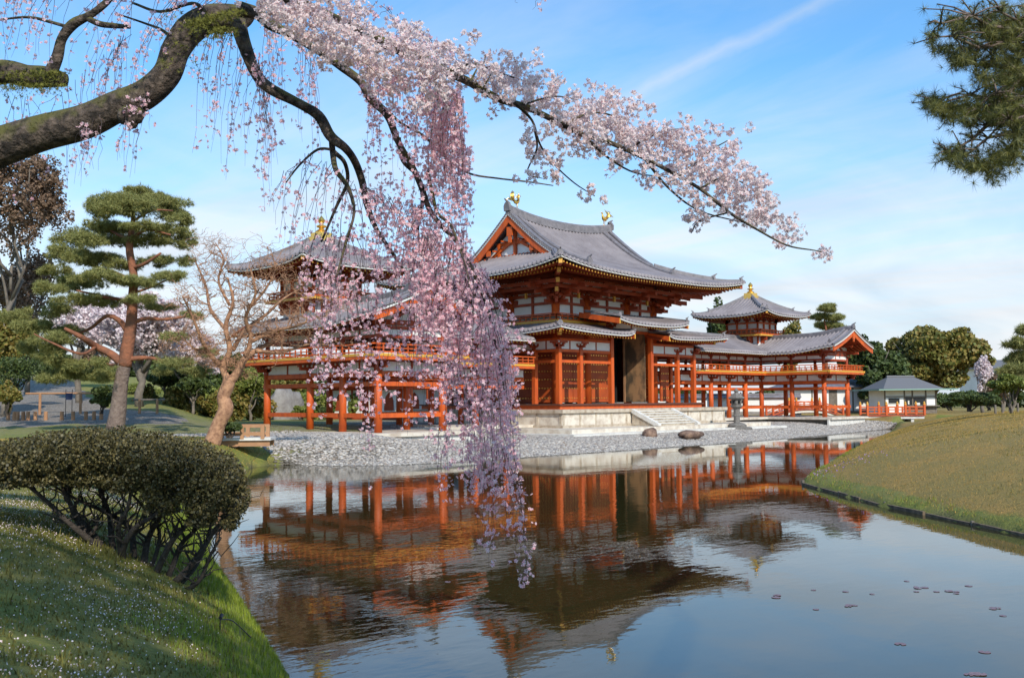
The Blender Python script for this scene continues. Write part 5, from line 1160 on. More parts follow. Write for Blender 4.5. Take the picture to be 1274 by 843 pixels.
# edging boards of the right bank
hp_ = [q[:2] for q in POND if q[2] == 'h'][1:]; hp_ = [np.array(q, float) for q in hp_]
T = thing('bank_edging', 'dark board edging along the waterline of the grassy mound', 'edging', (-30, -35.7, WZ)); lg = MB(); stn = 0
segs = [(a_, b_) for a_, b_ in zip(hp_[:-1], hp_[1:])]
for a_, b_ in segs:
    L_n = np.linalg.norm(b_-a_); m_ = max(1, int(L_n/1.3))
    for i in range(m_):
        p = a_+(b_-a_)*(i+.03)/m_; q = a_+(b_-a_)*(i+.97)/m_; w_ = rng.uniform(-.03, .03, 3)
        lg.beam((p[0], p[1], WZ+.055+w_[0]*.7), (q[0], q[1], WZ+.055+w_[1]*.7), .06, .12)
    
lg.build('log', 'kerb', T)
b = MB()
for a_, b_ in segs:
    L_n = np.linalg.norm(b_-a_); m_ = max(1, int(L_n/1.3))
    for i in range(0, m_, 2): p = a_+(b_-a_)*i/m_; b.cyl(p[0], p[1], WZ-.2, WZ+.10+rng.uniform(-.03, .04), .04, .035, 6)
b.build('stake', 'gwood', T)
# hill shrubs
shrub('dark clipped oval shrub on the crest of the mound, left of the taller leafy one', 1206, 47, 487, 28, 'leafd', 5000, .06, 509, seed=21)
shrub('low dark hedge shrub at the left of the crest beside the oval one', 1182, 55, 496, 14, 'leafd', 2500, .07, 508, seed=22)
shrub('low dark hedge shrub on the crest right behind the oval one', 1230, 56, 488, 18, 'leafd', 3000, .07, 508, seed=25)
T = shrub('bright leafy round shrub on several stems at the right end of the crest', 1258, 46, 466, 27, 'leafg', 6000, .075, 496, seed=23)
c = at(1258, 496, 46); b = MB(); rr = random.Random(4)
for i in range(6): b.tube(wavy((c[0]+rr.uniform(-.15, .15), c[1], gz(c[0], c[1])-.1), (c[0]+rr.uniform(-.6, .6), c[1]+rr.uniform(-.5, .5), c[2]+.4), 4, .08, rr), [.05, .045, .04, .03, .02], 6)
b.build('trunk', 'gwood', T, True)
for i, px in enumerate((1238, 1247, 1256, 1266)):
    c = at(px, 500, 50); b = MB(); zb = gz(c[0], c[1]); b.cyl(c[0], c[1], zb-.1, zb+.45, .06, .055, 8); o = b.build('fence_post', 'gwood'); props(o, 'short weathered post under the leafy shrub on the mound crest', 'post', 'short posts on the mound crest')
# far wood closing the horizon
def wood(name, label, rows, matn, n, leaf):
    cl = []
    for (px, d, top, half) in rows:
        c = at(px, top, d); zb = -1.3; h_ = (c[2]-zb)/2; cl += lumpy((c[0], c[1], zb+h_), (half*d/F, half*d/F*.7, h_), 8, .42, 1, int(px))
    o = leaves(name, cl, n, leaf, matn, None, .15, .6, .5); props(o, label, 'trees', kind='stuff')
wood('distant_wood', 'dark green wood closing the view behind the hall and wings', [(px, 135, 487+5*math.sin(px*.05), 26) for px in range(300, 1330, 26)], 'leafd', 36000, .55)
wood('distant_wood', 'mixed green undergrowth on the mossy rise behind the nearer wing', [(px, 78+3*math.sin(px), 484+9*math.sin(px*.11), 17) for px in range(190, 470, 15)], 'leafg', 16000, .22)
wood('distant_wood', 'low olive thicket right behind the bare orange tree', [(px, 67+2*math.sin(px*1.7), 486+8*math.sin(px*.23), 15) for px in range(172, 335, 14)], 'leafo', 13000, .15)
wood('distant_wood', 'dark shrubbery between the pine and the nearer wing', [(px, 84, 474+8*math.sin(px*.09), 20) for px in range(140, 640, 22)], 'leafd', 22000, .26)
wood('distant_wood', 'dark wood on the rising ground at the left edge', [(px, 120, 440+9*math.sin(px*.06), 30) for px in range(-60, 330, 26)], 'leafd', 24000, .5)
# ------------------------------------------------------------------ left middle ground
def limb(mb, pts, d, n=8, k=5, jit=0.0, rr=None):
    """pts (px,py,radius_px[,depth offset])"""
    P = []
    for q in pts:
        dd = d+(q[3] if len(q) > 3 else 0); P.append((*at(q[0], q[1], dd), q[2]*dd/F))
    S = spline(P, k); mb.tube([s_[:3] for s_ in S], [max(s_[3], .002) for s_ in S], n); return S
dP = 44.0; c0 = at(146, 529, dP)
T = thing('red_pine', 'tall leaning red pine with layered green needle pads at the left', 'pine tree', (c0[0], c0[1], gz(c0[0], c0[1])))
b = MB(); limb(b, [(143, 534, 11.5), (147, 510, 9.8), (150, 480, 8.6), (155, 452, 8)], dP, 12); b.build('trunk', 'pinebark2', T, True)
b = MB(); limb(b, [(155, 455, 8.6), (159, 430, 8), (163, 405, 7), (165, 375, 6), (166, 341, 5), (161, 309, 4.5), (165, 280, 3), (166, 256, 1.6)], dP, 10); b.build('upper_trunk', 'pinebark', T, True)
b = MB()
LB = [[(153, 452, 6), (138, 440, 5), (120, 431, 4.5), (103, 420, 3.5, -1), (80, 408, 2, -1.5)], [(160, 415, 4), (150, 400, 3.5), (133, 393, 2.5), (113, 408, 2, 1), (95, 415, 1.5, 1)],
      [(158, 447, 3.5), (175, 445, 3), (192, 446, 2.4, .5), (222, 455, 1.4, 1)], [(164, 402, 3), (182, 396, 2.5), (205, 397, 2), (242, 392, 1.2, .6)], [(166, 333, 2.6), (180, 328, 2.2, -.5), (200, 315, 1.4, -1)],
      [(164, 381, 3), (150, 373, 2.5), (130, 369, 2, -.8), (95, 361, 1, -1.4)], [(165, 350, 2.8), (145, 340, 2.2), (115, 330, 1.6, 1), (88, 318, 1, 1.4)], [(164, 300, 2.2), (140, 288, 1.6, .6), (115, 270, 1, 1)],
      [(164, 295, 2.2), (185, 286, 1.5, -.6), (212, 292, 1, -1)], [(165, 275, 1.8), (190, 262, 1.2), (215, 262, .8, .6)], [(155, 450, 3), (140, 455, 2.4, 1), (115, 448, 2, 1.5), (98, 455, 1.4, 2)], [(120, 431, 2.2), (100, 440, 1.8, -1.6), (62, 425, 1.2, -2.2), (42, 415, .8, -2.4)],
      [(165, 365, 2), (185, 358, 1.5, 1), (215, 345, 1, 1.4)]]
for q in LB: limb(b, q, dP, 7, 5)
b.build('limb', 'pinebark', T, True)
PADS = [(20, 395, 24, 9), (70, 385, 24, 8), (150, 300, 26, 8), (185, 300, 26, 8), (110, 300, 22, 8), (170, 240, 28, 6), (130, 322, 26, 7), (60, 442, 22, 8), (130, 470, 18, 7), (200, 345, 20, 6), (150, 330, 24, 6), (95, 375, 24, 7), (225, 275, 18, 7), (235, 325, 14, 6), (180, 372, 24, 5), (215, 420, 20, 5), (255, 440, 16, 6), (150, 250, 40, 9), (190, 252, 38, 9), (125, 262, 22, 12), (205, 266, 25, 9), (165, 262, 40, 8), (140, 285, 40, 9), (215, 290, 26, 9), (180, 282, 28, 6), (232, 305, 14, 8), (92, 300, 26, 12), (78, 318, 22, 11), (105, 322, 25, 9), (72, 338, 20, 9), (130, 345, 38, 7), (95, 352, 32, 8),
        (60, 360, 20, 8), (195, 325, 26, 6), (170, 352, 30, 6), (215, 343, 18, 6), (118, 372, 28, 6), (45, 408, 26, 11), (62, 425, 26, 9), (40, 430, 18, 8), (85, 412, 20, 6), (88, 455, 30, 9), (112, 466, 26, 9), (75, 470, 24, 8), (125, 452, 16, 6), (240, 392, 14, 6), (200, 383, 22, 5), (222, 452, 24, 6), (245, 462, 20, 7), (200, 462, 14, 5)]
cl = []; rr = random.Random(5)
for (px, py, hw, hh) in PADS:
    dd = dP+rr.uniform(-1.6, 1.6); c = at(px, py, dd); cl += lumpy(c, (hw*dd/F*.95, hw*dd/F*.8, hh*dd/F*1.25), 8, .5, 1.0, rr.randint(0, 999))
leaves('needle_pads', cl, 60000, .18, 'needle', T, .60, .0, 2.9, tuft_t(8, .05, .75))
# bare crape myrtle
dM = 35.5; c0 = at(268, 543, dM); T = thing('bare_tree', 'leafless orange barked tree with tangled twigs in front of the nearer wing', 'tree', (c0[0], c0[1], gz(c0[0], c0[1])))
b = MB(); limb(b, [(264, 552, 11), (272, 528, 9), (281, 508, 9.5), (278, 494, 8), (284, 478, 8), (284, 466, 6)], dM, 10, 6); b.build('trunk', 'myrtle', T, True)
b = MB(); tw = MB(); rr = random.Random(11)
MAIN = [[(284, 478, 6), (296, 462, 5), (305, 446, 4), (325, 432, 3, .5), (352, 420, 1.8, 1)], [(284, 474, 5), (277, 455, 4), (286, 435, 3.5), (281, 405, 3), (290, 375, 2), (283, 345, 1.2)], [(281, 460, 4), (265, 445, 3), (252, 425, 2.4, -.6), (240, 395, 1.6, -1), (228, 370, .9, -1.2)],
        [(305, 446, 3.2), (312, 420, 2.8), (306, 395, 2.2, -.5), (318, 365, 1.6, -.8), (312, 335, 1, -1)], [(290, 435, 3), (305, 410, 2.5, .8), (330, 392, 2, 1.2), (352, 372, 1.3, 1.5), (375, 358, .8, 1.8)], [(281, 410, 2.6), (262, 385, 2, .8), (256, 355, 1.5, 1.2), (243, 325, .9, 1.5)],
        [(312, 425, 2.6), (340, 412, 2.2), (370, 405, 1.6, -.4), (398, 392, 1.1, -.8), (418, 380, .7, -1)], [(318, 436, 2.4), (350, 438, 2, .5), (385, 428, 1.4, .6), (415, 430, .8, .8)], [(286, 380, 2), (272, 350, 1.5), (278, 322, 1), (268, 302, .6)], [(308, 385, 2), (330, 360, 1.5), (342, 335, 1), (338, 315, .6)], [(262, 440, 2), (240, 432, 1.4), (222, 415, .8)]]
for q in MAIN:
    S = limb(b, q, dM, 7, 5)
    for i in range(4, len(S), 2):
        for _ in range(3):
            p = S[i]; dirn = np.array([rr.uniform(-1, 1), rr.uniform(-1, 1), rr.uniform(-.35, 1)]); dirn /= np.linalg.norm(dirn); L_n = rr.uniform(.5, 1.3)
            w1_ = wavy(p[:3], p[:3]+dirn*L_n, 6, .16, rr); r0 = min(p[3]*.55, .022); tw.tube(w1_, [max(r0*(1-.12*j), .006) for j in range(7)], 4)
            for j in (2, 3, 4, 5, 6):
                for _k in range(2):
                    d2 = np.array([rr.uniform(-1, 1), rr.uniform(-1, 1), rr.uniform(-.5, .9)]); d2 /= np.linalg.norm(d2); tw.tube(wavy(w1_[j], w1_[j]+d2*rr.uniform(.2, .6), 4, .2, rr), [.008, .007, .006, .005, .004], 3)
b.build('limb', 'myrtle', T, True); tw.build('twigs', 'myrtle', T)
# background trees at the left
broad('cherry_tree', 'pale pink cherry in full bloom behind the red pine', 'tree', 175, 60, 500, 358, 62, 'farbl', 26000, .14, .3, seed=31, holes=.55, k=40, sub=.26, low=.28)
broad('cherry_tree', 'lower pale cherry in bloom between the pine and the bare orange tree', 'tree', 240, 66, 500, 405, 42, 'farbl', 12000, .14, .25, seed=32, holes=.5, k=30, sub=.28, low=.35)
broad('cherry_tree', 'small pale cherry showing at the left of the pine trunk', 'tree', 100, 64, 500, 362, 40, 'farbl', 9000, .14, .25, seed=40, holes=.55, k=24, low=.4)
broad('budding_tree', 'tall russet tree filling the upper left edge below the cherry limb', 'tree', 14, 62, 500, 150, 66, 'leafr', 42000, .11, .22, seed=33, holes=.75, k=44, sub=.28, low=.42)
broad('budding_tree', 'shorter russet tree left behind the pine crown', 'tree', 36, 70, 500, 300, 42, 'leafr', 18000, .12, .2, seed=34, holes=.7, k=30, low=.3)
broad('evergreen_tree', 'olive evergreen at the left edge under the russet trees', 'tree', 8, 54, 500, 372, 34, 'leafo', 10000, .14, .25, seed=35, holes=.3, low=.2)
broad('evergreen_tree', 'small dark evergreen right of the pine trunk', 'tree', 205, 68, 520, 455, 26, 'leafd', 5000, .14, .12, seed=36, holes=.35, low=.35)
broad('evergreen_tree', 'small dark evergreen left of the bare orange tree', 'tree', 240, 64, 522, 462, 20, 'leafd', 4500, .13, .12, seed=37, holes=.35, low=.35)
broad('evergreen_tree', 'fresh green tree between the bare orange tree and the first red post', 'tree', 312, 66, 520, 452, 20, 'leafg', 4500, .13, .12, seed=38, holes=.5, low=.3)
broad('evergreen_tree', 'olive tree seen through the first bay of the nearer wing', 'tree', 362, 82, 515, 462, 34, 'leafo', 7000, .16, .15, seed=39, holes=.45, low=.3)
for i, (px, d, top, half, base, mt, lab) in enumerate([(18, 50, 438, 40, 490, 'leafd', 'round dark clipped shrub above the gravel slope at the left edge'), (58, 60, 446, 24, 474, 'leafd', 'smaller clipped shrub right of the round one above the gravel slope'), (10, 46, 476, 14, 512, 'leafo', 'olive shrub at the far left behind the short posts'),
                                        (128, 50, 478, 16, 512, 'leafd', 'dark loose shrub against the left side of the pine trunk'), (178, 72, 478, 26, 500, 'leafg', 'bright green mossy shrub right of the pine trunk'), (287, 36, 529, 14, 541, 'leafd', 'small dark clipped shrub beside the timber footbridge'),
                                        (375, 70, 505, 12, 522, 'leafg', 'bright green shrub behind the second post of the nearer wing'), (408, 70, 506, 12, 522, 'leafd', 'dark shrub behind the third post of the nearer wing')]):
    shrub(lab, px, d, top, half, mt, 3500, .075, base, seed=50+i)
# path furniture
def post(px, py, d, h_, w_, label, group, matn='wood'):
    c = at(px, py, d); zb = gz(c[0], c[1]); b = MB(); b.cyl(c[0], c[1], zb-.1, zb+h_, w_, w_*.95, 9); o = b.build('fence_post', matn); props(o, label, 'post', group)
for px in (10, 18, 22, 29, 35, 44, 57, 77, 91, 107, 117, 126): post(px, 516, 52, .46, .10, 'short sawn post in the row along the path behind the lawn', 'short posts along the left path')
def barrier(label, pxa, pxb, d, topy, matn='wood', h_=.85, group=None):
    a_, b_ = at(pxa, topy, d), at(pxb, topy, d); za = gz(a_[0], a_[1]); T = thing('rail_barrier', label, 'barrier', (a_[0], a_[1], za))
    zt = (a_[2]+b_[2])/2
    r = MB(); r.tube([(a_[0], a_[1], zt), (b_[0], b_[1], zt)], .055, 7); r.build('rail', matn, T)
    for f in (.20, .76): q = a_+(b_-a_)*f; p = MB(); p.cyl(q[0], q[1], gz(q[0], q[1])-.1, zt+.03, .08, .075, 8); p.build('post', 'wood', T)
barrier('bamboo rail on two posts closing the gravel path left of the pine', 32, 122, 55, 489, 'wood')
barrier('dark low rail on posts right of the pine trunk', 166, 205, 55, 497, 'gwood')
c = at(86, 488, 53.5); zb = gz(c[0], c[1]); T = thing('notice_stand', 'navy notice board on a thin black stand in front of the rail', 'sign', (c[0], c[1], zb))
b = MB(); b.cbox((c[0], c[1], at(86, 493, 53.5)[2]), (.36, .04, .36)); b.build('board', 'blue', T); b = MB()
for q in (-.17, .17): b.tube([(c[0]+q, c[1], zb), (c[0]+q, c[1], at(86, 484, 53.5)[2])], .018, 5)
b.build('leg', 'blackm', T)
shrub('rust coloured shrub glimpsed between the pine limbs above the gravel slope', 118, 74, 432, 26, 'leafr', 3000, .09, 462, seed=77)
# ------------------------------------------------------------------ near bank: grass, herbs, petals
BL = (np.array([(-.5, 0, 0), (.5, 0, 0), (.28, .10, .55), (-.28, .10, .55), (0, .38, 1.0)]), [np.array([[0, 1, 2, 3]]), np.array([[3, 2, 4]])])
def grass(name, label, n, box, cond, wd, hgt_, matn, dens=None):
    X1 = rng.uniform(box[0], box[1], n); Y1 = rng.uniform(box[2], box[3], n); Z1, D1, W1 = land(X1, Y1, True); k = cond(X1, Y1, D1, W1); X1, Y1, Z1 = X1[k], Y1[k], Z1[k]; m = len(X1)
    V, Fs = scatter(BL[0], BL[1], np.stack([X1, Y1, Z1-.01], 1), zrot(m), np.stack([rng.uniform(.7, 1.3, m)*wd, rng.uniform(.5, 1.6, m)*hgt_, rng.uniform(.5, 1.3, m)*hgt_], 1))
    o = nm(name, V, Fs, matn); props(o, label, 'grass', kind='stuff')
camd = lambda X, Y: np.hypot(X-CAM[0], Y-CAM[1])
grass('lush_grass', 'long bright green grass on the bank at the water edge', 150000, (-49, -41.5, -41.5, -28), lambda X, Y, D, W: (D > .02) & (D < (.85+.25*np.sin(Y*2.1))*rng.uniform(.5, 1.25, len(X))) & (camd(X, Y) > 2.2), .007, .07, 'grassg')
grass('bank_herbs', 'low weedy herbs and moss on the shaded near bank', 200000, (-54, -43, -43.5, -27), lambda X, Y, D, W: (D > .5) & (D < 6) & (camd(X, Y) > 2.0) & (np.sin(X*5.1+np.sin(Y*3.3))*np.sin(Y*4.7+X) > -.75), .014, .035, 'weed')
grass('bank_clumps', 'taller dark weed clumps here and there on the near bank', 60000, (-54, -43, -43.5, -27), lambda X, Y, D, W: (D > .5) & (D < 6) & (camd(X, Y) > 2.2) & (np.sin(X*3.1+2*np.sin(Y*2.3))*np.sin(Y*3.7+X) > .55), .012, .085, 'weed')
grass('far_lawn', 'yellowish green lawn around the pine at the left', 90000, (-47, -29, -27, 3), lambda X, Y, D, W: (D > .05) & (W['b'] > .6) & (rng.random(len(X)) < .8), .018, .045, 'grassd')
grass('mound_grass', 'dry tan and green grass on the big mound at the right', 260000, (-36, 10, -50, -20), lambda X, Y, D, W: (D > .1) & (W['h'] > .5) & (D < 17), .016, .035, 'grassd')
grass('mound_clumps', 'greener tufts scattered in patches over the mound', 160000, (-36, 10, -50, -20), lambda X, Y, D, W: (D > .3) & (W['h'] > .5) & (D < 15) & (np.sin(X*1.3+1.7*np.sin(Y*.9))*np.sin(Y*1.6+X*.5)+.4*np.sin(X*5)*np.sin(Y*4.3) > .42), .016, .05, 'weed')
grass('mound_green_fringe', 'green grass fringe along the foot of the mound', 90000, (-38, -5, -50, -24), lambda X, Y, D, W: (D > .03) & (W['h'] > .5) & (D < .28+.35*np.sin(X*.9)*np.sin(Y*.7)), .012, .085, 'grassg')
n = 260000; X1 = rng.uniform(-54, -42.5, n); Y1 = rng.uniform(-43.5, -24, n); Z1, D1, W1 = land(X1, Y1, True)
dn_ = .5+.5*np.sin(X1*1.7+1.2*np.sin(Y1*1.1))*np.sin(Y1*1.3+.8); k = (D1 > .55) & (rng.random(n) < (.05+.55*dn_**2)*ss(.5, 1.4, D1)) & (camd(X1, Y1) > 1.8); X1, Y1, Z1 = X1[k], Y1[k], Z1[k]
V, Fs = scatter(LEAF[0]*np.array([1, .8, 1]), LEAF[1], np.stack([X1, Y1, Z1+.03], 1), randrot(len(X1)), rng.uniform(.006, .011, len(X1))); o = nm('fallen_petals', V, Fs, 'petal'); props(o, 'fallen pale cherry petals strewn over the near bank', 'petals', kind='stuff')
n = 140; X1 = rng.normal(-25.2, .9, n); Y1 = rng.normal(-32.3, .7, n); Z1, D1, W1 = land(X1, Y1, True); k = (D1 > .2); X1, Y1, Z1 = X1[k], Y1[k], Z1[k]
V, Fs = scatter(LEAF[0], LEAF[1], np.stack([X1, Y1, Z1+.06], 1), randrot(len(X1)), rng.uniform(.015, .03, len(X1))); o = nm('violet_flowers', V, Fs, mat('violet_flower', (.35, .2, .45), .8)); props(o, 'patch of small violet flowers at the tip of the mound', 'flowers', kind='stuff')
# lily leaves on the water
rr = random.Random(8)
LP = [(965, 740), (1012, 733), (1052, 735), (1063, 752), (1140, 735), (1128, 722), (1150, 730), (1015, 757), (1085, 738), (1190, 735), (1205, 728), (1165, 735), (1235, 755), (1248, 765), (1225, 810), (1205, 838), (1120, 800), (557, 723)]
for i, (px, py) in enumerate(LP):
    c = at(px, py, z=WZ+.006); m_ = MB()
    for j in range(1 if i % 3 else 3):
        x, y = c[0]+rr.uniform(-.12, .12)*(j > 0), c[1]+rr.uniform(-.12, .12)*(j > 0); r = rr.uniform(.03, .055); a0 = rr.uniform(0, 6.28)
        rim = [(x+r*math.cos(a0+t_*.35+.2), y+r*math.sin(a0+t_*.35+.2), WZ+.005+.0015*j) for t_ in range(17)]
        m_.add([(x, y, WZ+.005+.0015*j)]+rim+[(a_, b_, c_-.002) for a_, b_, c_ in rim], [(0, t_+1, t_+2) for t_ in range(16)]+[(t_+1, t_+18, t_+19, t_+2) for t_ in range(16)])
    o = m_.build('water_lily_leaf', 'lily'); props(o, 'small reddish water lily leaf floating on the pond', 'water lily', 'lily leaves floating on the pond')
# small garden spotlight on the bank
c = at(274, 778, z=-1.62); T = thing('garden_spotlight', 'small dark spotlight on a thin cable in the bright grass by the water', 'spotlight', (c[0], c[1], gz(c[0], c[1])))
g0 = gz(c[0], c[1]); b = MB(); b.tube([(c[0], c[1], g0+.11), (c[0]+.03, c[1]+.03, g0+.125)], [.014, .018], 8); b.build('lamp_head', 'blackm', T); b = MB(); b.tube([(c[0], c[1], g0-.02), (c[0], c[1], g0+.11)], .005, 5); b.build('spike', 'blackm', T)
q1 = at(312, 812, z=-1.95); b = MB(); b.tube(spline([(c[0], c[1], g0+.10), tuple((c*.6+q1*.4)[:2])+(gz(*(c*.6+q1*.4)[:2])+.12,), (q1[0], q1[1], gz(q1[0], q1[1])+.05)], 5), .005, 5); b.build('cable', 'blackm', T)
# ------------------------------------------------------------------ azalea bush on the bank
dB = 9.2; c0 = at(180, 722, dB); T = thing('azalea_bush', 'large dark flat-topped azalea with many bare stems on the near bank', 'bush', (c0[0], c0[1], gz(c0[0], c0[1])))
BC = [(20, 566, 38, 26), (-20, 572, 36, 26), (60, 558, 42, 26), (105, 553, 45, 27), (150, 554, 45, 28), (195, 560, 42, 28), (235, 570, 40, 30), (270, 588, 34, 34), (292, 612, 20, 30), (255, 612, 32, 28), (210, 598, 38, 26), (160, 588, 40, 20), (110, 583, 40, 18), (60, 582, 38, 16), (20, 584, 34, 18), (286, 640, 13, 14), (250, 640, 20, 10), (200, 625, 24, 10)]
cl = []; rr = random.Random(3)
for (px, py, hw, hh) in BC:
    for dz_ in (-.55, 0, .55):
        hx_ = hw*dB/F; c = at(px, py+abs(dz_)*14, dB+dz_+rr.uniform(-.1, .1)); cl.append((*c, hx_*.95, hx_*.95, hh*dB/F*.86))
leaves('foliage', cl, 118000, .0165, 'bush', T, .52, .42, 7)
b = MB(); ST = []
STM = [[(150, 706), (115, 675), (88, 652), (60, 625), (28, 598), (5, 580)], [(146, 704), (118, 668), (95, 640), (82, 615), (70, 585)], [(138, 700), (105, 662), (88, 630), (85, 600), (95, 570)], [(145, 710), (139, 670), (136, 640), (126, 612), (118, 575)],
 [(166, 722), (166, 684), (160, 655), (130, 636), (98, 622), (60, 600)], [(176, 730), (180, 692), (186, 665), (200, 640), (206, 605), (200, 570)], [(184, 733), (200, 700), (216, 670), (236, 648), (250, 620), (262, 590)], [(196, 735), (226, 716), (250, 686), (266, 660), (286, 638), (296, 615)],
 [(204, 740), (236, 714), (251, 690), (262, 655), (270, 628), (275, 595)], [(198, 736), (214, 706), (226, 676), (246, 652), (240, 610)], [(155, 715), (150, 685), (148, 655), (160, 628), (165, 590)], [(170, 726), (190, 700), (198, 660), (178, 630), (150, 600)], [(160, 716), (152, 690), (165, 660), (190, 642), (225, 622)], [(140, 703), (118, 690), (108, 672), (120, 655), (122, 640)], [(210, 738), (228, 735), (248, 722), (262, 690), (275, 668)]]
for i, st_ in enumerate(STM):
    r0 = rr.uniform(3.0, 5.6); dd = rr.uniform(-.45, .45); P = [(*at(x, y+(6 if j == 0 else 0), dB+dd*min(1, j/2.5)), r0*(1-.15*j)*dB/F) for j, (x, y) in enumerate(st_)]
    S = spline(P, 5); b.tube([s_[:3] for s_ in S], [max(s_[3], .004) for s_ in S], 7)
    for j in range(7, len(S), 2):
        q = S[j]
        for _ in range(2):
            e_ = np.array(q[:3])+np.array([rr.uniform(-.28, .28), rr.uniform(-.28, .28), rr.uniform(.05, .38)]); b.tube(wavy(q[:3], e_, 4, .18, rr), [q[3]*.5, q[3]*.4, q[3]*.3, q[3]*.22, .002], 5)
b.build('stem', 'bushwood', T, True)
# ------------------------------------------------------------------ weeping cherry over the water
CT = at(-330, 700, 8.6); T = thing('weeping_cherry', 'old weeping cherry whose mossy limb and pink strands hang over the pond', 'cherry tree', (CT[0], CT[1], gz(CT[0], CT[1])))
b = MB()
P = [(CT[0], CT[1], gz(CT[0], CT[1])-.2, .38), (*at(-330, 480, 8.8), .33), (*at(-260, 300, 8.7), .28), (*at(-150, 235, 8.5), .22)]
S = spline(P, 5); b.tube([s_[:3] for s_ in S], [s_[3] for s_ in S], 14); b.build('trunk', 'bark', T, True)
b = MB()
limb(b, [(-150, 235, 29), (-70, 212, 26), (0, 183, 24), (50, 166, 22), (104, 152, 21), (145, 133, 19), (180, 118, 18), (207, 93, 17), (219, 62, 17), (238, 36, 18), (264, 23, 17), (296, 22, 16), (312, 12, 10)], 8.0, 16, 7)
limb(b, [(-150, 235, 22), (-60, 110, 17), (0, 90, 15), (35, 95, 14), (60, 96, 13), (82, 100, 8)], 8.4, 12, 5)
b.build('main_limb', 'bark', T, True)
b = MB(); q = at(163, 142, 7.85); 
for j, (dx, dz_, r) in enumerate([(0, 0, .085), (.05, -.01, .06), (-.05, -.02, .06), (.01, -.05, .06)]): b.tube([(q[0]+dx*.7, q[1]-dx*.7, q[2]+dz_+.05), (q[0]+dx*.7, q[1]-dx*.7, q[2]+dz_), (q[0]+dx*.7, q[1]-dx*.7, q[2]+dz_-.06)], [r*.8, r, r*.55], 9)
b.build('burl', 'bark', T, True)
b = MB()
limb_wob = lambda pts: [(q[0]+random.gauss(0, .9), q[1]+random.gauss(0, .9), q[2]*random.uniform(.88, 1.12))+tuple(q[3:]) for q in pts]
LIMBS = {
 'L3': ([(296, 26, 10), (303, 55, 9), (318, 92, 8), (336, 110, 8), (371, 127, 6.5), (396, 143, 6), (412, 170, 6), (428, 184, 5.5), (441, 200, 5, .2), (450, 225, 4.5, .3), (457, 255, 4, .3), (468, 285, 3.2, .2), (485, 310, 2.4, .1), (505, 340, 1.8)], 7.7),
 'L3b': ([(412, 172, 4), (415, 190, 3.5), (418, 212, 3, -.2), (432, 232, 2.6, -.3), (440, 262, 2, -.4), (432, 300, 1.6, -.4), (418, 345, 1.2, -.5)], 7.7),
 'L3c': ([(417, 190, 3), (428, 205, 2.6), (432, 228, 2.2, .2), (420, 260, 1.8, .3), (400, 300, 1.2, .4)], 7.7),
 'L3d': ([(414, 186, 2), (395, 186, 1.6, -.2), (372, 205, 1.3, -.3), (355, 228, .9, -.4)], 7.7),
 'L5': ([(300, 12, 9), (320, 18, 8), (336, 28, 7), (353, 39, 6), (375, 50, 5), (403, 68, 5), (425, 82, 5), (449, 103, 5), (462, 124, 5), (482, 146, 4.6), (496, 176, 4.4), (512, 205, 4.2), (524, 232, 4), (535, 262, 3.6), (552, 284, 3.2), (566, 300, 2.8), (585, 330, 2.4, -.2), (603, 375, 2, -.3), (618, 430, 1.6, -.3), (628, 490, 1.2, -.3)], 7.5),
 'L5b': ([(496, 172, 3), (500, 200, 2.8), (520, 220, 2.6, .2), (524, 250, 2.4, .3), (520, 290, 2, .4), (535, 340, 1.6, .5), (548, 410, 1.1, .5)], 7.5),
 'L5c': ([(530, 215, 2.6), (537, 240, 2.4, -.2), (545, 265, 2.2, -.3), (560, 280, 2, -.3), (572, 310, 1.4, -.4), (580, 345, 1.0, -.5), (590, 400, .6, -.5)], 7.5),
 'L2b': ([(62, 92, 8), (70, 72, 7), (78, 50, 6.5), (92, 32, 6), (112, 20, 5), (130, 6, 4), (145, -12, 3.5)], 8.3),
 'L2c': ([(108, 24, 4), (125, 30, 3.5), (145, 33, 3, .2), (160, 34, 2.5, .3)], 8.3), 'L2d': ([(85, 34, 2.6), (62, 28, 2, .2), (35, 22, 1.6, .3), (0, 25, 1.2, .5)], 8.3),
 'L7': ([(485, 140, 2), (500, 153, 1.8), (528, 171, 1.6), (563, 203, 1.5, .1), (585, 217, 1.3, .2), (620, 222, 1.1, .2), (656, 226, 1, .2), (688, 230, .6, .2)], 7.5),
 'L8': ([(258, 15, 3), (240, 5, 2.4), (200, 15, 2, .3), (165, 5, 1.5, .5)], 7.9), 'L9': ([(220, 60, 3), (205, 40, 2, .3), (180, 30, 1.4, .5), (150, 18, 1, .6)], 7.9),
}
SP_ = {}
for k_, (pts, d_) in LIMBS.items(): SP_[k_] = limb(b, limb_wob(pts), d_, 9, 6)
b.build('branch', 'bark', T, True)
# moss on the limbs: small tufts on upper side
mt_ = []
for (px, py, s_) in [(x, 183-.33*x-19, 1) for x in range(0, 160, 3)]+[(x, 84, 1) for x in range(0, 80, 3)]+[(x, 100, 1) for x in range(0, 80, 3)]+[(235+2*i, 22-i*.5, 1) for i in range(32)]+[(262+i, 30, 1) for i in range(0, 30, 2)]:
    for _ in range(14): mt_.append(at(px+random.gauss(0, 6), py+abs(random.gauss(0, 7))+4, (8.15 if px < 160 else 7.45)-.12+random.gauss(0, .05)))
for i in range(160): mt_.append(at(random.uniform(200, 260), random.uniform(15, 90), 7.45))
V, Fs = scatter(*tuft_t(6, .10, .2), np.array(mt_), randrot(len(mt_)), rng.uniform(.012, .032, len(mt_))); nm('moss_tufts', V, Fs, 'moss', T)
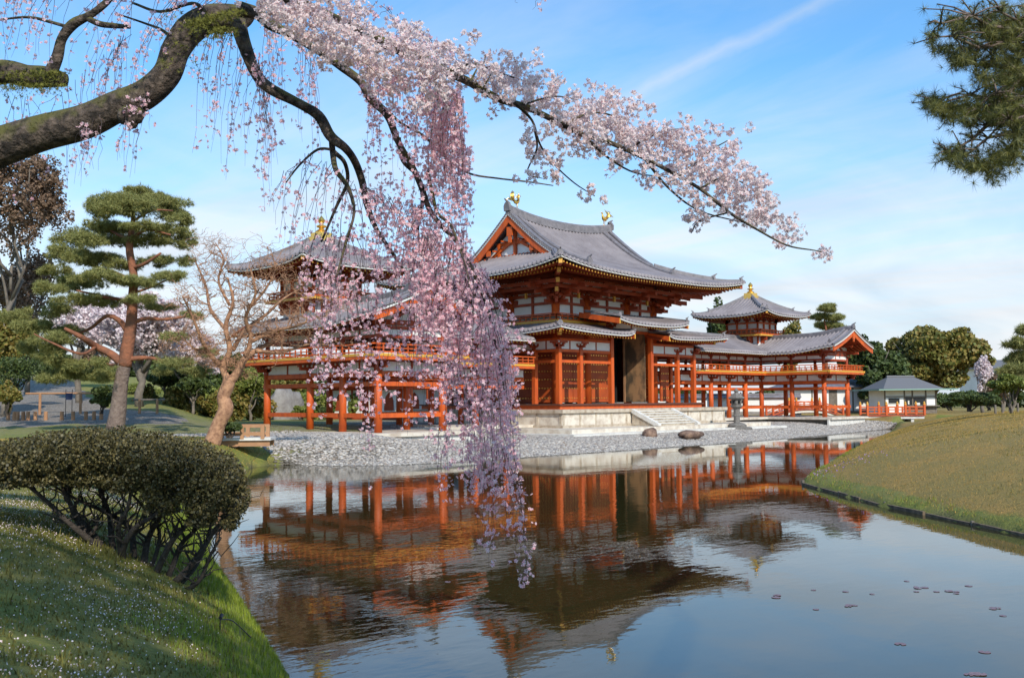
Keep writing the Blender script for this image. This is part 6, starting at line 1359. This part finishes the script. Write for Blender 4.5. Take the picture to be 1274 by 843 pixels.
# flowers
def flower_t(cup=.35):
    V = [(0, 0, -.06)]; Fc = []; C = []
    for i in range(5):
        a = 2*math.pi*i/5; ca, sa = math.cos(a), math.sin(a)
        def r_(x, y, z): return (x*ca-y*sa, x*sa+y*ca, z)
        o = len(V); V += [r_(.12, -.10, .0), r_(.62, -.36, cup*.7), r_(1.0, -.14, cup), r_(1.0, .14, cup), r_(.62, .36, cup*.7), r_(.12, .10, .0)]
        Fc.append((o, o+1, o+4, o+5)); Fc.append((o+1, o+2, o+3, o+4))
    o = len(V); V += [(.24*math.cos(2*math.pi*i/5+.6), .24*math.sin(2*math.pi*i/5+.6), .07) for i in range(5)]
    return np.array(V), [np.array(Fc), np.array([[o, o+1, o+2, o+3, o+4]])]
FT = flower_t()
def flowers(name, pts, size, matn, parent):
    pts = np.array(pts); n = len(pts); V, Fs = scatter(FT[0], FT[1], pts, randrot(n), rng.uniform(.75, 1.2, n)*size)
    mi = np.concatenate([np.zeros(len(Fs[0])), np.ones(len(Fs[1]))]); return nm(name, V, Fs, [matn, 'eye'], parent, False, mi)
pink = []; tw = MB(); rr = random.Random(21)
def strand(p0, p1, dens, r=.0026, spread=.024, bow=.12, tail=0.12, k=3.2, **_):
    """hanging twig from p0 to p1 (3-D) with flower clusters along it"""
    p0, p1 = np.array(p0, float), np.array(p1, float); L_n = np.linalg.norm(p1-p0)
    if L_n < .05: return
    h = p1-p0; out = []
    for i in range(7):
        f = i/6; q = p0+np.array([h[0]*(1-(1-f)**1.9), h[1]*(1-(1-f)**1.9), h[2]*f])+np.array([rr.uniform(-1, 1), rr.uniform(-1, 1), 0])*.018*(i > 0); q[2] += bow*L_n*math.sin(math.pi*f)*.25*(np.hypot(h[0], h[1]) > .1); out.append(q)
    tw.tube(out, [r*(1-.11*i) for i in range(7)], 3); s_ = 0.0; S = np.array(out)
    step = .055/dens
    t_ = rr.uniform(0, step)
    while t_ < L_n*(1-tail*.3):
        f = t_/L_n*6; i = min(int(f), 5); q = S[i]+(S[i+1]-S[i])*(f-i)
        if rr.random() < .74+.3*math.sin(q[2]*9+q[0]*7):
            c = q+np.array([rr.gauss(0, 1), rr.gauss(0, 1), rr.gauss(-.4, .8)])*spread*.8
            for _ in range(rr.randint(2, int(k)+2)): pink.append(c+np.array([rr.gauss(0, 1), rr.gauss(0, 1), rr.gauss(0, 1)])*.017)
        t_ += step*rr.uniform(.5, 1.5)
def curtain(n, A, B, d, dens, dj=.35, jx=8, jy=20, **kw):
    """n strands: tops interpolated on polyline A, feet on polyline B (px)"""
    A, B = np.array(A, float), np.array(B, float)
    for i in range(n):
        f = rr.random(); fa = f*(len(A)-1); ia = min(int(fa), len(A)-2); a_ = A[ia]+(A[ia+1]-A[ia])*(fa-ia); g = min(max(f+rr.gauss(0, .05), 0), 1); fb = g*(len(B)-1); ib = min(int(fb), len(B)-2); b_ = B[ib]+(B[ib+1]-B[ib])*(fb-ib)
        dd = d+rr.gauss(0, dj); cut = rr.uniform(kw.get('cut', .55), 1.0); x1 = a_[0]+(b_[0]-a_[0])*cut+rr.gauss(0, jx*1.5)-abs(rr.gauss(0, 22))*(500 < b_[0] < 620 and b_[1] < 600); y1 = a_[1]+(b_[1]-a_[1])*cut+rr.gauss(0, jy)
        strand(at(a_[0]+rr.gauss(0, 3), a_[1], dd), at(x1, y1, dd+rr.gauss(0, .12)), dens, **kw)
curtain(48, [(0, -25), (90, -20), (200, -20), (290, -5)], [(-10, 60), (60, 110), (140, 130), (250, 70)], 8.4, .55, .5, 14, 30)
curtain(29, [(-10, 110), (60, 130), (140, 60), (160, 40)], [(-5, 260), (50, 240), (120, 190), (150, 160)], 8.7, .5, .4, 10, 26)
curtain(20, [(80, 160), (150, 135), (205, 100)], [(80, 225), (135, 215), (190, 245)], 7.9, .45, .2, 6, 18)
curtain(22, [(262, 35), (300, 40), (340, 100)], [(232, 160), (285, 225), (335, 205)], 7.9, .45, .3, 8, 25)
curtain(22, [(320, 20), (360, 40), (400, 60)], [(325, 140), (365, 180), (400, 200)], 7.9, .55, .3, 8, 25)
curtain(10, [(300, 60), (330, 100)], [(310, 260), (350, 240)], 7.8, .4, .3, 8, 25)
curtain(26, [(355, 215), (385, 190), (420, 210), (450, 240)], [(340, 300), (360, 340), (395, 370), (440, 350)], 7.6, .5, .35, 10, 25)
curtain(24, [(395, 290), (430, 290), (470, 290)], [(385, 400), (410, 450), (470, 420)], 7.5, .75, .35, 10, 25)
curtain(11, [(398, 330), (425, 340)], [(388, 525), (415, 535)], 7.4, .8, .2, 4, 15, tail=0)
curtain(11, [(432, 350), (475, 350)], [(446, 560), (476, 600)], 7.4, .75, .2, 4, 18, tail=0)
curtain(8, [(480, 350), (520, 380)], [(490, 505), (535, 540)], 7.5, .6, .2, 4, 18)
curtain(54, [(440, 70), (490, 90), (530, 95), (560, 110)], [(470, 150), (520, 240), (570, 290), (592, 285)], 7.5, 1.0, .35, 8, 28, k=4)
curtain(37, [(540, 100), (575, 120)], [(560, 290), (600, 340)], 7.3, 1.0, .25, 6, 25, k=4)
curtain(62, [(450, 230), (500, 250), (540, 260), (580, 290)], [(470, 330), (510, 390), (560, 430), (630, 420)], 7.5, 1.0, .35, 10, 28, k=4)
curtain(57, [(520, 290), (560, 300), (600, 340)], [(530, 470), (580, 530), (650, 520)], 7.4, 1.1, .35, 9, 30, k=4)
curtain(43, [(580, 340), (610, 390), (632, 440)], [(585, 560), (620, 600), (655, 590)], 7.3, 1.1, .3, 8, 28, k=4)
curtain(26, [(540, 430), (590, 470), (640, 500)], [(545, 610), (600, 650), (668, 640)], 7.3, .95, .25, 7, 18, tail=0, k=4)
curtain(16, [(600, 540), (635, 560)], [(588, 712), (660, 700)], 7.3, .7, .2, 5, 12, tail=0, cut=.72)
curtain(4, [(632, 590), (650, 600)], [(640, 728), (660, 732)], 7.3, .75, .1, 3, 5, tail=0, cut=.93)
curtain(5, [(540, 520), (560, 540)], [(540, 640), (555, 640)], 7.4, .6, .2, 5, 10, tail=0)
curtain(37, [(470, 0), (520, 40), (560, 60)], [(480, 60), (530, 110), (585, 140)], 7.5, .9, .3, 8, 18, k=4)
curtain(6, [(615, -15), (690, -15)], [(630, 8), (665, 6)], 7.6, .8, .2, 5, 5)
flowers('hanging_blossom', pink, .0155, 'petp', T); tw.build('hanging_twigs', 'twig', T)
# ------------------------------------------------------------------ the paler cherry reaching out to the right
T2 = thing('pale_cherry', 'paler cherry whose thick blossom-laden bough reaches right across the sky', 'cherry tree', (CT[0]+1.0, CT[1]+1.2, gz(CT[0]+1, CT[1]+1.2)))
b = MB(); zb = gz(CT[0]+1, CT[1]+1.2); P = [(CT[0]+1, CT[1]+1.2, zb-.2, .28), (*at(-250, 330, 9.6), .22), (*at(-120, -60, 9.0), .16), (*at(100, -130, 8.0), .11), (*at(300, -50, 7.2), .07)]
S = spline(P, 6); b.tube([s_[:3] for s_ in S], [s_[3] for s_ in S], 12); b.build('trunk', 'bark', T2, True)
BO = [(300, -50, 9), (340, -12, 8), (371, 4, 8), (421, 27, 7), (457, 44, 7), (492, 60, 6.5), (521, 71, 6), (556, 89, 5.5), (585, 103, 5), (620, 123, 4.5), (654, 133, 4), (690, 150, 3.6), (726, 168, 3.2), (755, 176, 3), (802, 197, 2.6), (831, 212, 2.4), (871, 235, 2.1), (907, 264, 1.8), (943, 286, 1.4), (979, 305, 1.1), (1011, 311, .8), (1022, 313, .6)]
b = MB(); Sb = limb(b, [(*q, -.05*i) for i, q in enumerate(BO)], 7.2, 10, 5)
SUB = [[(556, 89, 2.5), (590, 80, 1.8), (625, 92, 1.2), (650, 100, .7)], [(585, 103, 1.8), (594, 85, 1.0), (602, 78, .8), (604, 68, .5)], [(640, 128, 2.2), (662, 150, 1.6), (672, 180, 1.3), (690, 205, 1), (715, 228, .8), (740, 244, .5)], [(665, 160, 1.6), (668, 185, 1.2), (656, 215, .8), (675, 222, .5)], [(700, 155, 2), (740, 140, 1.4), (780, 150, .9)],
       [(726, 168, 2), (755, 195, 1.5), (790, 215, 1), (830, 220, .7)], [(780, 186, 2), (820, 165, 1.3), (850, 160, .8)], [(802, 197, 2), (830, 232, 1.5), (870, 262, 1), (930, 278, .7)], [(845, 220, 1.8), (880, 190, 1.2), (905, 175, .7)], [(870, 235, 1.5), (905, 220, 1.1), (945, 240, .7)], [(907, 264, 1.3), (870, 275, .9), (860, 290, .5)], [(930, 278, 1.2), (950, 255, .9), (962, 245, .5)], [(650, 130, 1.5), (690, 120, 1), (720, 125, .6)], [(600, 112, 1.2), (612, 90, .8), (616, 80, .5)]]
sb = [limb(b, [(*q, -.35+.12*i) for i, q in enumerate(s_)], 6.9, 6, 5) for s_ in SUB]
b.build('bough', 'bark', T2, True)
pale = []
def pompon(c, r, n):
    for _ in range(n):
        v = np.array([rr.gauss(0, 1), rr.gauss(0, 1), rr.gauss(0, 1)]); v /= np.linalg.norm(v); pale.append(c+v*r*rr.uniform(.7, 1.05))
ENV = [(330, 5, 22, 10), (345, 12, 26, 14), (365, 22, 28, 18), (385, 32, 30, 20), (405, 42, 32, 22), (430, 50, 36, 24), (455, 58, 38, 24), (480, 70, 38, 24), (505, 82, 38, 22), (530, 88, 34, 20), (555, 95, 30, 16), (575, 85, 30, 13), (600, 95, 28, 11), (620, 105, 26, 12), (640, 100, 26, 13), (660, 112, 26, 15), (685, 128, 28, 17), (710, 140, 32, 19), (735, 148, 34, 20), (760, 158, 36, 22), (785, 168, 36, 22), (810, 182, 36, 21), (835, 195, 36, 20), (855, 205, 34, 18), (880, 205, 36, 18), (900, 215, 34, 15), (920, 232, 32, 14), (940, 248, 26, 12), (955, 268, 20, 9), (975, 286, 15, 6), (990, 295, 8, 2), (1022, 313, 5, 3),
       (345, -5, 25, 12), (400, 0, 25, 12), (440, 20, 25, 12), (510, 45, 18, 6), (655, 180, 14, 4), (672, 200, 14, 4), (700, 215, 12, 3), (738, 240, 8, 2), (860, 270, 12, 4), (870, 255, 14, 5), (905, 180, 16, 5), (945, 230, 14, 5), (545, 60, 14, 4), (640, 85, 12, 3), (800, 125, 8, 1), (760, 125, 12, 4), (690, 190, 12, 3), (650, 212, 10, 2)]
for (px, py, hh, n) in ENV:
    for _ in range(int(n*(1.6 if px < 650 else 1.75))):
        c = at(px+rr.gauss(0, 9), py+max(-1.3, min(1.3, rr.gauss(0, .68)))*hh, 6.9+rr.gauss(0, .22)-px*.0003); pompon(c, rr.uniform(.028, .055), rr.randint(9, 18))
flowers('blossom', pale, .0165, 'petw', T2)
# ------------------------------------------------------------------ near pine: its branch tips at the upper right, its unseen crown placed to shade the bank
NP = np.array([-50.6, -51.0]); zb = gz(*NP); T3 = thing('overhanging_pine', 'near pine whose dark needle branches enter at the upper right corner', 'pine tree', (NP[0], NP[1], zb))
b = MB(); b.tube([(NP[0], NP[1], zb-.2), (NP[0]+.2, NP[1]+.3, 1.5), (NP[0]-.1, NP[1]+.9, 4.5), (NP[0], NP[1]+1.6, 7.5), (NP[0], NP[1]+1.8, 9.5)], [.34, .30, .25, .17, .08], 12); b.build('trunk', 'pinebark2', T3, True)
b = MB(); cn = []
tips = [(1210, 20), (1235, 50), (1185, 45), (1260, 90), (1195, 75), (1240, 115), (1165, 130), (1185, 145), (1215, 135), (1255, 150), (1200, 195), (1225, 205), (1180, 190), (1260, 190), (1275, 60), (1280, 140), (1285, 10), (1300, 100), (1320, 170), (1300, 30), (1170, 30), (1245, 15), (1350, 90)]
root = at(1420, 40, 8.8); b.tube(wavy((NP[0], NP[1]+.9, 4.3), root, 6, .03, random.Random(1)), [.16, .15, .13, .11, .10, .09, .07], 8)
for i, (px, py) in enumerate(tips):
    q = at(px, py, 8.4+random.uniform(-.7, .7)); st = root+(at(1300, 70+py*.4, 8.5)-root)*random.uniform(.4, .95); b.tube(wavy(root, st, 4, .05, random.Random(i+70)), [.07, .06, .05, .042, .035], 6); W1_ = wavy(st, q, 5, .08, random.Random(i)); b.tube(W1_, [.035, .03, .024, .018, .012, .007], 6)
    for w_ in W1_[2:]:
        for _ in range(6):
            e_ = w_+np.array([random.gauss(0, .12), random.gauss(0, .12), random.gauss(.02, .07)]); b.tube([w_, (w_+e_)/2+np.array([0, 0, .02]), e_], [.009, .006, .004], 4); cn.append(e_); cn.append((w_+e_)/2)
for (px, py, hw, hh, n) in [(1255, 40, 32, 30, 70), (1262, 95, 30, 26, 70), (1225, 35, 22, 22, 24), (1205, 60, 20, 18, 16), (1260, 140, 28, 22, 55), (1225, 95, 22, 22, 22), (1235, 140, 26, 12, 28), (1190, 135, 28, 12, 24), (1160, 128, 12, 9, 14), (1175, 62, 12, 8, 8), (1160, 48, 8, 6, 5), (1170, 140, 14, 8, 10), (1195, 75, 14, 10, 12), (1215, 205, 25, 12, 26), (1250, 195, 24, 14, 34), (1185, 192, 18, 9, 22), (1240, 218, 12, 10, 8), (1190, 30, 15, 12, 16), (1270, 170, 20, 14, 24), (1200, 150, 20, 10, 10)]:
    for _ in range(int(n*5)): cn.append(at(px+random.gauss(0, hw*.55), py+random.gauss(0, hh*.55), 8.4+random.gauss(0, .35)))
b.build('branch', 'pinebark2', T3, True); cn = np.array(cn)
V1, F1 = scatter(*tuft_t(22, .022, .35), cn, randrot(len(cn)), rng.uniform(.06, .10, len(cn)))
nm('branch_needles', V1, F1, 'fneedle', T3)
b = MB(); cl = []; r9 = random.Random(9)  # out-of-view part of the crown, shaped to throw shade on the bank
for i in range(17):
    x, y, z = r9.uniform(-54.8, -51.2), r9.uniform(-48.5, -40.6), r9.uniform(4.5, 6.4); b.tube(wavy((NP[0], NP[1]+1.2, r9.uniform(4, 7)), (x, y, z), 4, .06, r9), [.07, .06, .045, .03, .015], 6); cl.append((x, y, z, r9.uniform(.6, 1.0), r9.uniform(.6, 1.0), .3))
b.build('shade_crown_branch', 'pinebark2', T3, True); leaves('shade_crown_needles', cl, 4600, .17, 'fneedle', T3, .1, .2, 2, tuft_t(7, .05, .6))
